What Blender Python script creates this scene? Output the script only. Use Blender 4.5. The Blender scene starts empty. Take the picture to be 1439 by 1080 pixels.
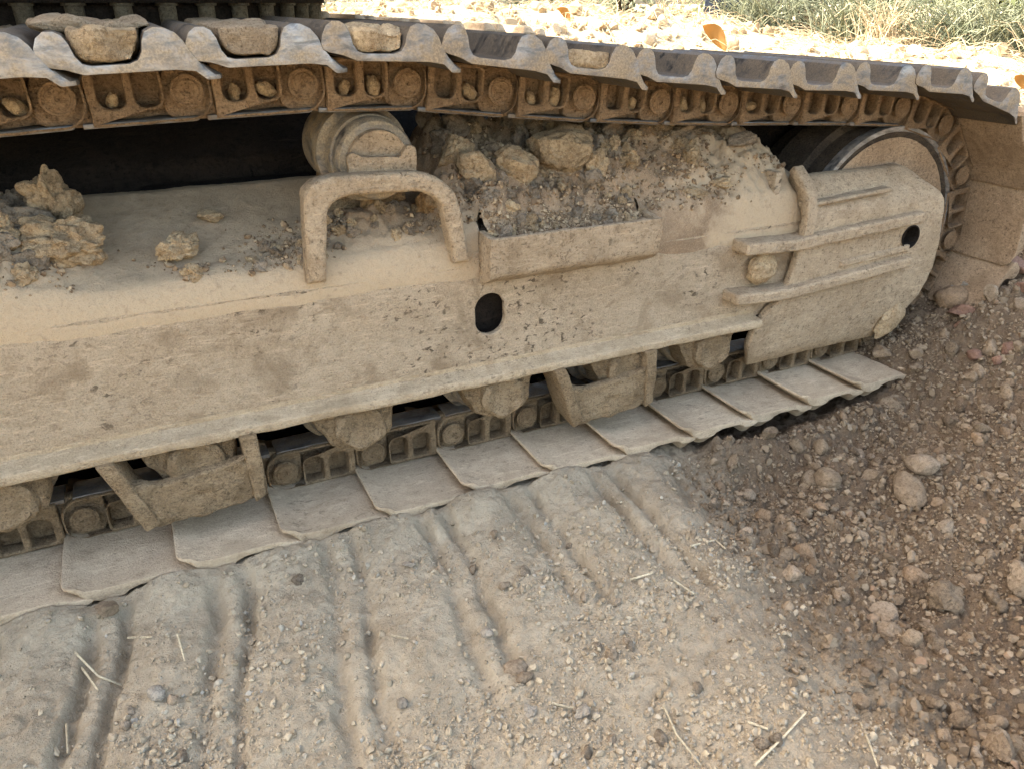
import bpy, bmesh, math, random
import numpy as np
from mathutils import Vector, Matrix
R = math.radians
scene = bpy.context.scene
COL = scene.collection
rng = np.random.default_rng(11)
random.seed(11)

# ---------------------------------------------------------------- camera, sky, sun, exposure
cam_d = bpy.data.cameras.new('camera')
cam_d.sensor_width = 36.0
cam_d.lens = 27.04
cam_d.clip_start = 0.02
cam_d.clip_end = 900
cam = bpy.data.objects.new('camera', cam_d)
COL.objects.link(cam)
cam.location = (0.257, -1.277, 0.96)
cam.rotation_euler = (R(90 - 26.3), 0, R(-25.6))
scene.camera = cam

SUN_AZ, SUN_EL = -52.0, 47.0            # azimuth measured from +Y towards +X
world = bpy.data.worlds.new('World')
scene.world = world
world.use_nodes = True
wn = world.node_tree
bg = wn.nodes['Background']
sky = wn.nodes.new('ShaderNodeTexSky')
sky.sky_type = 'NISHITA'
sky.sun_disc = False
sky.sun_elevation = R(SUN_EL)
sky.sun_rotation = R(SUN_AZ)
sky.dust_density = 4.0
sky.air_density = 1.0
sky.ozone_density = 0.6
wn.links.new(sky.outputs[0], bg.inputs[0])
bg.inputs[1].default_value = 0.15

sun_d = bpy.data.lights.new('sun', 'SUN')
sun_d.energy = 3.2
sun_d.angle = R(0.53)
sun_d.color = (1.0, 0.95, 0.87)
sun = bpy.data.objects.new('sun', sun_d)
COL.objects.link(sun)
sdir = Vector((math.sin(R(SUN_AZ)) * math.cos(R(SUN_EL)), math.cos(R(SUN_AZ)) * math.cos(R(SUN_EL)), math.sin(R(SUN_EL))))
sun.rotation_euler = sdir.to_track_quat('Z', 'Y').to_euler()

vs = scene.view_settings
vs.view_transform = 'Standard'
vs.look = 'None'
vs.gamma = 1.0
vs.use_curve_mapping = False
vs.exposure = 2.82
vs.use_white_balance = True
vs.white_balance_temperature = 7150
vs.white_balance_tint = 10

scene.cycles.max_bounces = 7
scene.cycles.diffuse_bounces = 4
scene.cycles.adaptive_threshold = 0.025

# ---------------------------------------------------------------- noise (numpy)
#@NOISE
def _hash(ix, iy, iz, seed):
    h = (ix.astype(np.int64) * 374761393 + iy.astype(np.int64) * 668265263 + iz.astype(np.int64) * 2147483647 + seed * 974711) & 0xFFFFFFFF
    h = ((h ^ (h >> 13)) * 1274126177) & 0xFFFFFFFF
    h = ((h ^ (h >> 15)) * 2246822519) & 0xFFFFFFFF
    return ((h ^ (h >> 16)) & 0xFFFF) / 65535.0

def vnoise(x, y, z=None, seed=0):
    x = np.asarray(x, float); y = np.asarray(y, float)
    if z is None:
        z = np.zeros_like(x)
    ix, iy, iz = np.floor(x), np.floor(y), np.floor(z)
    fx, fy, fz = x - ix, y - iy, z - iz
    fx, fy, fz = [f * f * f * (f * (f * 6 - 15) + 10) for f in (fx, fy, fz)]
    out = 0
    for a in (0, 1):
        for b in (0, 1):
            for c in (0, 1):
                w = (fx if a else 1 - fx) * (fy if b else 1 - fy) * (fz if c else 1 - fz)
                out = out + w * _hash(ix + a, iy + b, iz + c, seed)
    return out * 2 - 1

def fbm(x, y, z=None, oct=4, seed=0, gain=0.5):
    s = 0; a = 1.0
    x = np.asarray(x, float); y = np.asarray(y, float)
    zz = np.zeros_like(x) if z is None else np.asarray(z, float)
    for o in range(oct):
        s = s + a * vnoise(x, y, zz, seed + o * 17)
        x, y, zz = x * 2.03 + 7.1, y * 2.03 + 3.7, zz * 2.03 + 1.3
        a *= gain
    return s

def sstep(a, b, x):
    t = np.clip((np.asarray(x, float) - a) / (b - a), 0, 1)
    return t * t * (3 - 2 * t)

def mound_edge(y):
    return np.interp(y, [-1.1, -0.85, -0.7, -0.5, -0.25, 0.0, 0.1, 0.6], [1.12, 1.13, 1.14, 1.17, 1.23, 1.33, 1.40, 1.5])

def ground_h(x, y, detail=True):
    x = np.asarray(x, float); y = np.asarray(y, float)
    ed = mound_edge(y) + 0.05 * vnoise(y * 5, x * 3, seed=5)
    comp = 1 - sstep(-0.10, 0.12, x - ed)                      # 1 = packed mound left, 0 = loose soil right
    z = -0.004 - 0.035 * sstep(-0.05, -0.7, y)
    z = z - 0.085 * sstep(-0.12, 0.22, x - ed)
    # loose pile rising to the right in front of the idler
    pile = 0.40 * sstep(1.75, 3.0, x + 0.20 * np.clip(y, -1, 1)) + 0.17 * sstep(1.35, 2.2, x) * sstep(0.1, -0.6, y)
    z = z + pile * (1 - 0.35 * sstep(0.3, -1.0, y)) + 0.13 * np.exp(-((x - 2.38) / 0.27) ** 2 - ((y - 0.08) / 0.26) ** 2)
    # grouser prints
    near = sstep(-0.54, -0.30, y + 0.16 * vnoise(x * 3.5, y * 2, seed=3)) * comp
    bend = -0.055 * sstep(-0.02, -0.45, y) * (1 - sstep(0.25, 0.9, x)) - 0.012 * sstep(-0.1, -0.45, y)
    xs = (x - bend - 0.068 + 0.004 * vnoise(y * 6, x * 2, seed=8) + 0.004 * fbm(y * 25, x * 25, oct=2, seed=12)) / 0.2025
    ph = (xs - np.round(xs)) * 0.2025
    k = np.round(xs)
    amp = np.clip(0.85 + 0.45 * vnoise(k * 3.3, y * 6 + k, seed=9) + 0.35 * vnoise(x * 22, y * 22, seed=10), 0.05, 1.1)
    g = np.exp(-np.abs((ph - 0.026) / 0.0105) ** 3) + 0.9 * np.exp(-np.abs((ph + 0.028) / 0.012) ** 3)
    z = z - 0.021 * g * near * amp * (1 - 0.8 * sstep(-0.05, -0.01, y)) + 0.006 * np.exp(-(ph / 0.012) ** 2) * near * amp
    z = z + 0.008 * near * np.cos(ph / 0.2025 * 2 * math.pi + math.pi)
    # contact: soil pressed up to the shoes on the left, hollow under them at the right
    z = z + (0.021 + 0.008 * vnoise(x * 9, y * 4, seed=14)) * sstep(-0.10, -0.012, y) * comp * (1 - sstep(1.0, 1.4, x))
    z = z + 0.055 * np.exp(-((y + 0.03) / 0.07) ** 2) * sstep(1.30, 1.45, x) * (1 - sstep(1.85, 2.05, x))
    z = np.where((y > 0.0) & (x < 2.5), np.minimum(z, np.interp(x, [0, 1.2, 1.45, 1.9, 2.05, 2.2, 2.35, 2.5], [0.0, 0.0, -0.03, -0.03, 0.03, 0.10, 0.17, 0.25])), z)
    if detail:
        loose = 1 - comp
        z = z + 0.012 * fbm(x * 6, y * 6, oct=3, seed=21) * (0.5 + 0.9 * loose)
        z = z + 0.0050 * fbm(x * 42, y * 42, oct=3, seed=31, gain=.6) * (0.55 + 1.4 * loose) + 0.0021 * fbm(x * 115, y * 115, oct=2, seed=33) * (0.8 + 0.6 * loose)
        cl = np.abs(vnoise(x * 55, y * 55, seed=41))
        z = z + 0.0055 * (0.5 - cl) * (0.35 + loose)
        cr = np.abs(fbm(x * 14, y * 14, oct=2, seed=51))
        z = z - 0.006 * np.exp(-(cr / 0.045) ** 2) * comp * sstep(-0.1, 0.5, vnoise(x * 3, y * 3, seed=57))
    # far bank
    dx, dy = x - 0.26, y + 1.28
    r = np.hypot(dx, dy)
    th = np.degrees(np.arctan2(dx, dy))
    top = np.interp(th, [-40, 15, 30, 38, 50, 62, 80, 140], [0.5, 0.88, 0.86, 0.77, 0.62, 0.50, 0.36, 0.0])
    bank = top * sstep(3.6, 7.2, r) * sstep(-0.2, 1.2, y)
    rough = sstep(3.2, 5.0, r) * sstep(-0.2, 1.2, y)
    z = z * (1 - 0.9 * sstep(3.4, 5.0, r)) + bank + rough * (0.06 * fbm(x * 2.2, y * 2.2, oct=3, seed=71)) * (1 - sstep(12, 20, r))
    return z
#@END

# ---------------------------------------------------------------- helpers
def mesh_np(name, V, F, smooth=False):
    """V (n,3); F (m,k) with k 3 or 4."""
    me = bpy.data.meshes.new(name)
    V = np.asarray(V, np.float32); F = np.asarray(F, np.int32)
    k = F.shape[1]
    me.vertices.add(len(V)); me.vertices.foreach_set('co', V.ravel())
    me.loops.add(F.size); me.loops.foreach_set('vertex_index', F.ravel())
    me.polygons.add(len(F))
    me.polygons.foreach_set('loop_start', np.arange(0, F.size, k, dtype=np.int32))
    me.polygons.foreach_set('loop_total', np.full(len(F), k, np.int32))
    me.update(calc_edges=True)
    if smooth:
        me.polygons.foreach_set('use_smooth', np.ones(len(F), bool))
    return me

def smooth_mesh(me, ang=35):
    me.polygons.foreach_set('use_smooth', np.ones(len(me.polygons), bool))
    me.set_sharp_from_angle(angle=R(ang))
    return me

def obj(name, me, mat, parent=None):
    o = bpy.data.objects.new(name, me)
    COL.objects.link(o)
    if mat is not None and len(me.materials) == 0:
        me.materials.append(mat)
    if parent is not None:
        o.parent = parent
    return o

def tag(o, label=None, cat=None, group=None, kind=None):
    if label: o['label'] = label
    if cat: o['category'] = cat
    if group: o['group'] = group
    if kind: o['kind'] = kind
    return o

def bm_mesh(name, bm, ang=35):
    bmesh.ops.recalc_face_normals(bm, faces=bm.faces[:])
    me = bpy.data.meshes.new(name); bm.to_mesh(me); bm.free()
    return smooth_mesh(me, ang)

def rounded(pts, r, n=5):
    """round the corners of a closed polygon; r a number or a list."""
    out = []; N = len(pts)
    for i in range(N):
        p = Vector(pts[i]); a = Vector(pts[i - 1]); b = Vector(pts[(i + 1) % N])
        rr = r[i] if isinstance(r, (list, tuple)) else r
        if rr <= 0:
            out.append(tuple(p)); continue
        da, db = (a - p), (b - p)
        la, lb = da.length, db.length
        t = min(rr, la * .48, lb * .48)
        p0 = p + da / la * t; p1 = p + db / lb * t
        for k in range(n + 1):
            s = k / n
            out.append(tuple(p0 * (1 - s) ** 2 + p * 2 * s * (1 - s) + p1 * s * s))
    return out

def plate(name, outlines, y0, y1, bevel=0.002, res=2, ang=40):
    """polygon(s) in X-Z (first is the outline, others are holes) extruded between y0 and y1, edges rounded."""
    cu = bpy.data.curves.new(name, 'CURVE'); cu.dimensions = '2D'; cu.fill_mode = 'BOTH'
    for pts in outlines:
        s = cu.splines.new('POLY'); s.points.add(len(pts) - 1); s.use_cyclic_u = True
        for p, q in zip(s.points, pts):
            p.co = (q[0], q[1], 0, 1)
    cu.extrude = max(abs(y1 - y0) / 2 - bevel, 1e-4); cu.bevel_depth = bevel; cu.bevel_resolution = res
    cu.offset = -bevel
    tmp = bpy.data.objects.new(name, cu); COL.objects.link(tmp)
    dg = bpy.context.evaluated_depsgraph_get()
    me = bpy.data.meshes.new_from_object(tmp.evaluated_get(dg))
    bpy.data.objects.remove(tmp); bpy.data.curves.remove(cu)
    n = len(me.vertices); V = np.empty(n * 3, np.float32); me.vertices.foreach_get('co', V); V = V.reshape(-1, 3)
    W = np.stack([V[:, 0], -V[:, 2] + (y0 + y1) / 2, V[:, 1]], 1)
    me.vertices.foreach_set('co', W.ravel().astype(np.float32)); me.update()
    bm = bmesh.new(); bm.from_mesh(me); bmesh.ops.remove_doubles(bm, verts=bm.verts[:], dist=1e-5)
    bpy.data.meshes.remove(me)
    return bm_mesh(name, bm, ang)

def sweep(name, prof, p0, p1, axis='X', bevel=0.0, ang=35, seg=2):
    """closed profile extruded along an axis. axis X: profile is (y,z); Y: (x,z)."""
    bm = bmesh.new()
    def co(p, t):
        return (t, p[0], p[1]) if axis == 'X' else (p[0], t, p[1])
    a = [bm.verts.new(co(p, p0)) for p in prof]; b = [bm.verts.new(co(p, p1)) for p in prof]
    n = len(prof)
    for i in range(n):
        bm.faces.new((a[i], a[(i + 1) % n], b[(i + 1) % n], b[i]))
    bm.faces.new(a[::-1]); bm.faces.new(b)
    bmesh.ops.recalc_face_normals(bm, faces=bm.faces[:])
    if bevel > 0:
        es = [e for e in bm.edges if e.calc_face_angle(0) > R(30)]
        bmesh.ops.bevel(bm, geom=es, offset=bevel, segments=seg, profile=.5, affect='EDGES', clamp_overlap=True)
    bmesh.ops.triangulate(bm, faces=[f for f in bm.faces if len(f.verts) > 4])
    return bm_mesh(name, bm, ang)

def box(name, x0, x1, y0, y1, z0, z1, bevel=0.004, seg=2):
    return sweep(name, [(y0, z0), (y1, z0), (y1, z1), (y0, z1)], x0, x1, 'X', bevel, 35, seg)

def lathe(name, prof, n=40, c=(0, 0), ang=35, caps=True):
    """profile list of (y, r) turned about a Y axis through (cx, cz)."""
    bm = bmesh.new(); rings = []
    for (y, r) in prof:
        rings.append([bm.verts.new((c[0] + r * math.cos(2 * math.pi * k / n), y, c[1] + r * math.sin(2 * math.pi * k / n))) for k in range(n)])
    for A, B in zip(rings, rings[1:]):
        for k in range(n):
            bm.faces.new((A[k], A[(k + 1) % n], B[(k + 1) % n], B[k]))
    if caps:
        bm.faces.new(rings[0]); bm.faces.new(rings[-1])
    return bm_mesh(name, bm, ang)

def join(name, meshes, ang=35):
    bm = bmesh.new()
    for m in meshes:
        bm.from_mesh(m)
    me = bpy.data.meshes.new(name); bm.to_mesh(me); bm.free()
    for m in meshes:
        bpy.data.meshes.remove(m)
    return smooth_mesh(me, ang)

def roughen(me, amp, freq, seed=0, cut=0.012):
    """give a coated-with-mud unevenness to a mesh: subdivide long edges, push along normals by noise."""
    bm = bmesh.new(); bm.from_mesh(me)
    for _ in range(6):
        es = [e for e in bm.edges if e.calc_length() > cut * 1.6]
        if not es or len(bm.verts) > 60000: break
        bmesh.ops.subdivide_edges(bm, edges=es, cuts=1, use_grid_fill=True)
        bmesh.ops.triangulate(bm, faces=[f for f in bm.faces if len(f.verts) > 4])
    bm.normal_update()
    P = np.array([v.co for v in bm.verts]); N = np.array([v.normal for v in bm.verts])
    d = fbm(P[:, 0] * freq, P[:, 1] * freq, P[:, 2] * freq, oct=4, seed=seed, gain=.55)
    P = P + N * (d * amp)[:, None]
    for v, p in zip(bm.verts, P):
        v.co = p
    nm = me.name; bpy.data.meshes.remove(me)
    out = bpy.data.meshes.new(nm); bm.to_mesh(out); bm.free()
    return smooth_mesh(out, 50)

# ---------------------------------------------------------------- materials
def lin(c):
    return tuple(((v / 255) / 12.92 if v / 255 <= .04045 else ((v / 255 + .055) / 1.055) ** 2.4) for v in c) + (1,)

class NT:
    def __init__(s, name):
        s.m = bpy.data.materials.new(name); s.m.use_nodes = True
        s.t = s.m.node_tree; s.t.nodes.clear()
        s.out = s.n('ShaderNodeOutputMaterial'); s.p = s.n('ShaderNodeBsdfPrincipled')
        s.l(s.p.outputs[0], s.out.inputs[0])
        s.pos = s.n('ShaderNodeNewGeometry').outputs['Position']
    def n(s, t, **k):
        x = s.t.nodes.new(t)
        for a, b in k.items(): setattr(x, a, b)
        return x
    def l(s, a, b): s.t.links.new(a, b)
    def noise(s, scale, detail=5, rough=.6, dist=0., vec=None, stretch=None):
        x = s.n('ShaderNodeTexNoise'); x.inputs['Scale'].default_value = scale; x.inputs['Detail'].default_value = detail
        x.inputs['Roughness'].default_value = rough; x.inputs['Distortion'].default_value = dist
        v = vec or s.pos
        if stretch:
            mp = s.n('ShaderNodeMapping'); mp.inputs['Scale'].default_value = stretch; s.l(v, mp.inputs[0]); v = mp.outputs[0]
        s.l(v, x.inputs['Vector']); return x.outputs['Fac']
    def voro(s, scale, feature='F1', rnd=1.0, out='Distance'):
        x = s.n('ShaderNodeTexVoronoi', feature=feature); x.inputs['Scale'].default_value = scale; x.inputs['Randomness'].default_value = rnd
        s.l(s.pos, x.inputs['Vector']); return x.outputs[out]
    def ramp(s, fac, stops):
        x = s.n('ShaderNodeValToRGB'); e = x.color_ramp.elements
        while len(e) < len(stops): e.new(.5)
        for el, (p, c) in zip(e, stops):
            el.position = p; el.color = c if len(c) == 4 else (*c, 1)
        s.l(fac, x.inputs[0]); return x.outputs[0]
    def vramp(s, fac, a, b):
        x = s.n('ShaderNodeMapRange'); x.interpolation_type = 'SMOOTHSTEP'
        x.inputs['From Min'].default_value = a; x.inputs['From Max'].default_value = b
        s.l(fac, x.inputs[0]); return x.outputs[0]
    def mix(s, fac, a, b, mode='MIX'):
        x = s.n('ShaderNodeMix', data_type='RGBA', blend_type=mode)
        for sock, v in ((x.inputs[0], fac), (x.inputs[6], a), (x.inputs[7], b)):
            if isinstance(v, (int, float)): sock.default_value = v
            elif isinstance(v, tuple): sock.default_value = v
            else: s.l(v, sock)
        return x.outputs[2]
    def math(s, op, a, b=0.):
        x = s.n('ShaderNodeMath', operation=op)
        for sock, v in ((x.inputs[0], a), (x.inputs[1], b)):
            if isinstance(v, (int, float)): sock.default_value = v
            else: s.l(v, sock)
        return x.outputs[0]
    def bump(s, h, strength, dist, prev=None):
        x = s.n('ShaderNodeBump'); x.inputs['Strength'].default_value = strength; x.inputs['Distance'].default_value = dist
        s.l(h, x.inputs['Height'])
        if prev is not None: s.l(prev, x.inputs['Normal'])
        return x.outputs[0]
    def fin(s, col, rough=.9, nrm=None, metal=0., spec=.25):
        for sock, v in ((s.p.inputs['Base Color'], col), (s.p.inputs['Roughness'], rough), (s.p.inputs['Metallic'], metal), (s.p.inputs['Specular IOR Level'], spec)):
            if isinstance(v, (int, float)) or isinstance(v, tuple): sock.default_value = v
            else: s.l(v, sock)
        if nrm is not None: s.l(nrm, s.p.inputs['Normal'])
        return s.m

def mat_dusty(name, light, mid, dark, grain=260, blotch=9, streak=(1, 1, 1), b1=.0035, b2=.0016, darkamt=(.60, .74), pits=.45, vary=.45):
    """steel under a coat of dried mud."""
    t = NT(name)
    n1 = t.noise(blotch, 6, .62, .3, stretch=streak)
    n2 = t.noise(blotch * 5, 8, .72, .2, stretch=streak)
    n3 = t.noise(grain, 4, .65)
    sp = t.noise(blotch * 15, 6, .74, .5, stretch=streak)
    sc = t.noise(blotch * 9, 5, .7, 1.2, stretch=(streak[0] * .28, streak[1], streak[2] * 1.5))
    pit = t.voro(blotch * 22)
    c = t.mix(t.vramp(n1, .36, .66), lin(mid), lin(light))
    c = t.mix(t.math('MULTIPLY', t.vramp(n2, .48, .70), .75), c, lin(dark))
    c = t.mix(t.math('MULTIPLY', t.vramp(sp, darkamt[0] - .09, darkamt[1] - .08), .85), c, lin(tuple(v * .58 for v in dark)))
    c = t.mix(t.math('MULTIPLY', t.vramp(sc, .53, .66), .7), c, lin(tuple(min(255, v * 1.12) for v in light)))
    c = t.mix(t.math('MULTIPLY', t.vramp(n3, .40, .66), .45), c, lin(tuple(min(255, v * 1.08) for v in light)))
    c = t.mix(t.math('MULTIPLY', t.vramp(n3, .46, .32), .35), c, lin(dark))
    msk = t.vramp(t.noise(blotch * .55, 4, .6, .5), .42, .60)
    pt = t.noise(blotch * 8, 5, .62, .5, stretch=streak)
    pts = t.math('MULTIPLY', t.vramp(pt, .565, .635), msk)
    c = t.mix(t.math('MULTIPLY', pts, pits), c, lin(tuple(v * .60 for v in dark)))
    c = t.mix(t.math('MULTIPLY', t.vramp(t.noise(blotch * .9, 5, .65, .8), .48, .68), vary), c, lin(tuple(v * f for v, f in zip(mid, (.82, .80, .77)))))
    hs_ = t.n('ShaderNodeHueSaturation'); t.l(c, hs_.inputs['Color']); t.l(t.math('ADD', .88, t.math('MULTIPLY', t.n('ShaderNodeObjectInfo').outputs['Random'], .20)), hs_.inputs['Value']); c = hs_.outputs[0]
    nb = t.bump(pts, -.8 * pits - .05, .004)
    nb = t.bump(n2, .9, b1 * 1.1, nb)
    nb = t.bump(sp, 1., b1 * 1.3, nb)
    nb = t.bump(pit, .4, b1 * .7, nb)
    nb = t.bump(n3, 1., b2 * 2., nb)
    return t.fin(c, .94, nb, 0, .12)

def mat_steel(name, dust, wear=(168, 166, 160), cover=(.44, .60), rough=.42):
    """worn bare steel showing through grey dust."""
    t = NT(name)
    n1 = t.noise(16, 6, .65, .4); n2 = t.noise(70, 6, .7, .3, stretch=(.35, 1, 1)); n3 = t.noise(300, 3, .6)
    cov = t.math('MULTIPLY', t.vramp(t.math('ADD', t.math('MULTIPLY', n1, .6), t.math('MULTIPLY', n2, .4)), cover[0], cover[1]), 1.)
    stc = t.mix(t.vramp(n2, .35, .65), lin(tuple(v * .62 for v in wear)), lin(wear))
    duc = t.mix(t.vramp(n3, .35, .65), lin(tuple(v * .8 for v in dust)), lin(dust))
    c = t.mix(cov, stc, duc)
    ro = t.math('ADD', t.math('MULTIPLY', cov, .9 - rough), rough)
    me = t.math('MULTIPLY', t.math('SUBTRACT', 1., cov), .75)
    nb = t.bump(n2, .6, .0018); nb = t.bump(n3, .6, .001, nb)
    return t.fin(c, ro, nb, me, .4)

def mat_rock(name, a, b, c3, bump=.004, scale=30):
    t = NT(name)
    info = t.n('ShaderNodeObjectInfo').outputs['Random']
    n1 = t.noise(scale, 6, .65, .3); n2 = t.noise(scale * 5, 5, .7); n3 = t.noise(scale * 14, 3, .6)
    c = t.mix(t.vramp(n1, .35, .65), lin(a), lin(b))
    c = t.mix(t.math('MULTIPLY', t.vramp(n2, .44, .66), .8), c, lin(c3))
    c = t.mix(t.math('MULTIPLY', t.vramp(n3, .52, .68), .5), c, lin(tuple(min(255, v * 1.12) for v in a)))
    br = t.math('ADD', .78, t.math('MULTIPLY', info, .42))
    h = t.n('ShaderNodeHueSaturation'); t.l(c, h.inputs['Color']); t.l(br, h.inputs['Value'])
    nb = t.bump(n1, .9, bump * 1.4); nb = t.bump(n2, 1., bump * 1.1, nb); nb = t.bump(n3, 1., bump * .6, nb)
    return t.fin(h.outputs[0], .93, nb, 0, .15)

M = {}
M['frame'] = mat_dusty('frame_mud', (198, 175, 144), (184, 160, 129), (150, 126, 98), blotch=9, streak=(.75, 1, 1.1), b1=.0066, b2=.0028, darkamt=(.65, .78), pits=.9, vary=.75)
M['yoke'] = mat_dusty('yoke_mud', (186, 163, 132), (172, 148, 117), (142, 118, 90), blotch=8, b1=.0036, b2=.0022, darkamt=(.61, .74))
M['flange'] = mat_dusty('flange_dust', (198, 175, 142), (186, 162, 128), (156, 132, 102), blotch=10, b1=.0030, b2=.002, darkamt=(.68, .8))
M['guard'] = mat_dusty('guard_mud', (166, 142, 109), (144, 120, 89), (104, 84, 61), blotch=12, b1=.006)
M['link'] = mat_dusty('link_mud', (150, 125, 97), (130, 106, 80), (94, 74, 54), blotch=11, b1=.003, b2=.002)
M['link_low'] = mat_dusty('lower_link_mud', (142, 121, 93), (122, 100, 74), (86, 68, 48), blotch=13, b1=.004)
M['shoe_low'] = mat_dusty('lower_shoe_dust', (186, 165, 135), (174, 152, 123), (142, 122, 96), blotch=7, streak=(.8, 1.2, 1), b1=.0016, b2=.0013, darkamt=(.66, .80))
M['shoe_side'] = mat_dusty('idler_shoe_dust', (156, 132, 104), (138, 114, 88), (104, 84, 62), blotch=9, b1=.0014, b2=.001)
M['shoe'] = mat_steel('grimy_shaded_shoe_steel', (92, 80, 64), (92, 87, 80), (.36, .54), .5)  # dark tone also puts the shade of the grouser valleys into the colour
M['shoe_end'] = mat_steel('worn_shoe_edge', (146, 127, 100), (160, 155, 146), (.40, .55), .45)
M['shoe_bright'] = mat_steel('scuffed_shoe_edge', (152, 135, 109), (172, 167, 157), (.43, .58), .42)
M['rail'] = mat_steel('polished_rail', (110, 96, 78), (128, 126, 122), (.42, .60), .38)
M['rim'] = mat_steel('polished_rim', (128, 112, 90), (168, 164, 156), (.46, .66), .4)
M['idler_dark'] = mat_dusty('dusty_dark_idler', (84, 72, 58), (62, 54, 45), (44, 39, 33), blotch=9)
M['roller'] = mat_steel('roller_steel', (150, 132, 104), (140, 132, 120), (.38, .55), .45)
M['dark'] = mat_dusty('grimy_steel_and_gap_shade', (54, 46, 38), (40, 35, 30), (28, 25, 22), blotch=8)  # also the shade colour of the added plate behind the heap
M['black'] = mat_dusty('black_paint_and_hole_shade', (52, 44, 36), (34, 30, 26), (22, 20, 18), blotch=5)  # also painted in as the shade inside the frame and yoke holes
M['bolt'] = mat_dusty('dusty_bolt', (128, 118, 98), (106, 96, 80), (74, 66, 54), blotch=12)
M['house'] = mat_dusty('house_paint', (120, 112, 96), (104, 98, 84), (84, 78, 66), blotch=3, b1=.0004, b2=.0003)
M['glass'] = NT('cab_glass').fin((.02, .025, .03, 1), .08, None, 0, .5)
M['mud'] = mat_dusty('packed_mud', (170, 150, 122), (154, 132, 104), (122, 100, 74), blotch=18, b1=.004)
M['clod'] = mat_rock('dry_clod', (184, 160, 124), (160, 135, 102), (122, 98, 70), .006, 26)
M['clod_red'] = mat_rock('ochre_clod', (166, 134, 94), (144, 113, 77), (108, 82, 54), .006, 30)
M['clod_grey'] = mat_rock('grey_clod', (150, 134, 112), (130, 114, 94), (100, 86, 68), .006, 26)
M['clod_brown'] = mat_rock('brown_clod', (128, 109, 86), (110, 92, 71), (84, 69, 52), .006, 26)
M['stone'] = mat_rock('brown_stone', (136, 117, 93), (117, 99, 77), (90, 74, 57), .003, 34)
M['stone_pale'] = mat_rock('pale_stone', (146, 128, 105), (129, 111, 89), (102, 86, 67), .003, 34)
M['stone_grey'] = mat_rock('grey_stone', (148, 138, 121), (131, 121, 105), (104, 95, 82), .002, 34)
M['stone_ochre'] = mat_rock('ochre_stone', (142, 118, 91), (126, 104, 80), (100, 82, 63), .003, 34)
M['brick'] = mat_rock('brick_rubble', (138, 106, 86), (121, 92, 74), (98, 74, 60), .003, 30)
M['straw'] = mat_rock('dry_straw', (186, 172, 142), (166, 151, 122), (138, 122, 98), .001, 40)
M['leaf_dry'] = NT('yellow_dead_leaf').fin(lin((164, 126, 72)), .7, None, 0, .3)

def mat_ground():
    t = NT('soil')
    sx = t.n('ShaderNodeSeparateXYZ'); t.l(t.pos, sx.inputs[0]); X, Y = sx.outputs[0], sx.outputs[1]
    wob = t.math('MULTIPLY', t.math('SUBTRACT', t.noise(3.5, 5, .6), .5), .55)
    edge = t.math('SUBTRACT', t.math('ADD', X, wob), t.math('ADD', 1.33, t.math('MULTIPLY', Y, .22)))
    loose = t.vramp(edge, -.34, .26)
    n1 = t.noise(9, 6, .65, .4); n2 = t.noise(60, 6, .7, .2); n3 = t.noise(330, 4, .65); v = t.voro(120)
    g = t.mix(t.vramp(n1, .34, .66), lin((150, 134, 109)), lin((174, 158, 131)))
    g = t.mix(t.math('MULTIPLY', t.vramp(n2, .48, .72), .5), g, lin((128, 112, 89)))
    b = t.mix(t.vramp(n1, .34, .66), lin((86, 71, 54)), lin((110, 92, 71)))
    b = t.mix(t.math('MULTIPLY', t.vramp(n2, .46, .7), .6), b, lin((76, 62, 47)))
    c = t.mix(loose, g, b)
    c = t.mix(t.math('MULTIPLY', t.vramp(n3, .38, .68), .4), c, t.mix(loose, lin((178, 164, 138)), lin((134, 112, 90))))
    far = t.vramp(t.math('ADD', Y, t.math('MULTIPLY', X, .35)), 2.6, 4.4)
    c = t.mix(far, c, t.mix(t.vramp(n2, .3, .7), lin((150, 132, 106)), lin((190, 176, 148))))
    nb = t.bump(n2, .9, .008); nb = t.bump(v, .45, .004, nb); nb = t.bump(n3, 1., .0035, nb)
    return t.fin(c, .95, nb, 0, .12)
M['soil'] = mat_ground()

def mat_dirt():
    t = NT('heaped_dirt')
    sx = t.n('ShaderNodeSeparateXYZ'); t.l(t.pos, sx.inputs[0])
    n1 = t.noise(10, 6, .65, .4); n2 = t.noise(70, 6, .7, .2); n3 = t.noise(340, 4, .65)
    heapm = t.math('MULTIPLY', t.vramp(t.math('ADD', sx.outputs[0], t.math('MULTIPLY', t.math('SUBTRACT', n1, .5), .3)), .52, .66), t.vramp(t.math('ADD', sx.outputs[0], t.math('MULTIPLY', t.math('SUBTRACT', n1, .5), .5)), 1.50, 1.34))
    pale = t.vramp(t.math('ADD', sx.outputs[1], t.math('MULTIPLY', t.math('SUBTRACT', t.noise(14, 4, .6), .5), .12)), .22, .13)   # windblown dust lies along the rim
    c = t.mix(t.vramp(n1, .35, .66), lin((160, 138, 109)), lin((180, 157, 126)))
    c = t.mix(pale, c, t.mix(t.vramp(n2, .35, .65), lin((170, 147, 116)), lin((184, 161, 129))))
    heapm = t.math('MULTIPLY', heapm, t.math('SUBTRACT', 1., t.math('MULTIPLY', pale, t.vramp(sx.outputs[0], .95, .80))))
    c = t.mix(heapm, c, t.mix(t.vramp(n1, .35, .65), lin((126, 103, 79)), lin((158, 133, 104))))
    c = t.mix(t.math('MULTIPLY', t.vramp(n2, .48, .72), .6), c, lin((124, 102, 78)))
    c = t.mix(t.math('MULTIPLY', t.vramp(n3, .4, .68), .35), c, lin((188, 165, 133)))
    nb = t.bump(n2, .8, .006); nb = t.bump(n3, .8, .0025, nb)
    return t.fin(c, .95, nb, 0, .12)
M['dirt'] = mat_dirt()

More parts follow.
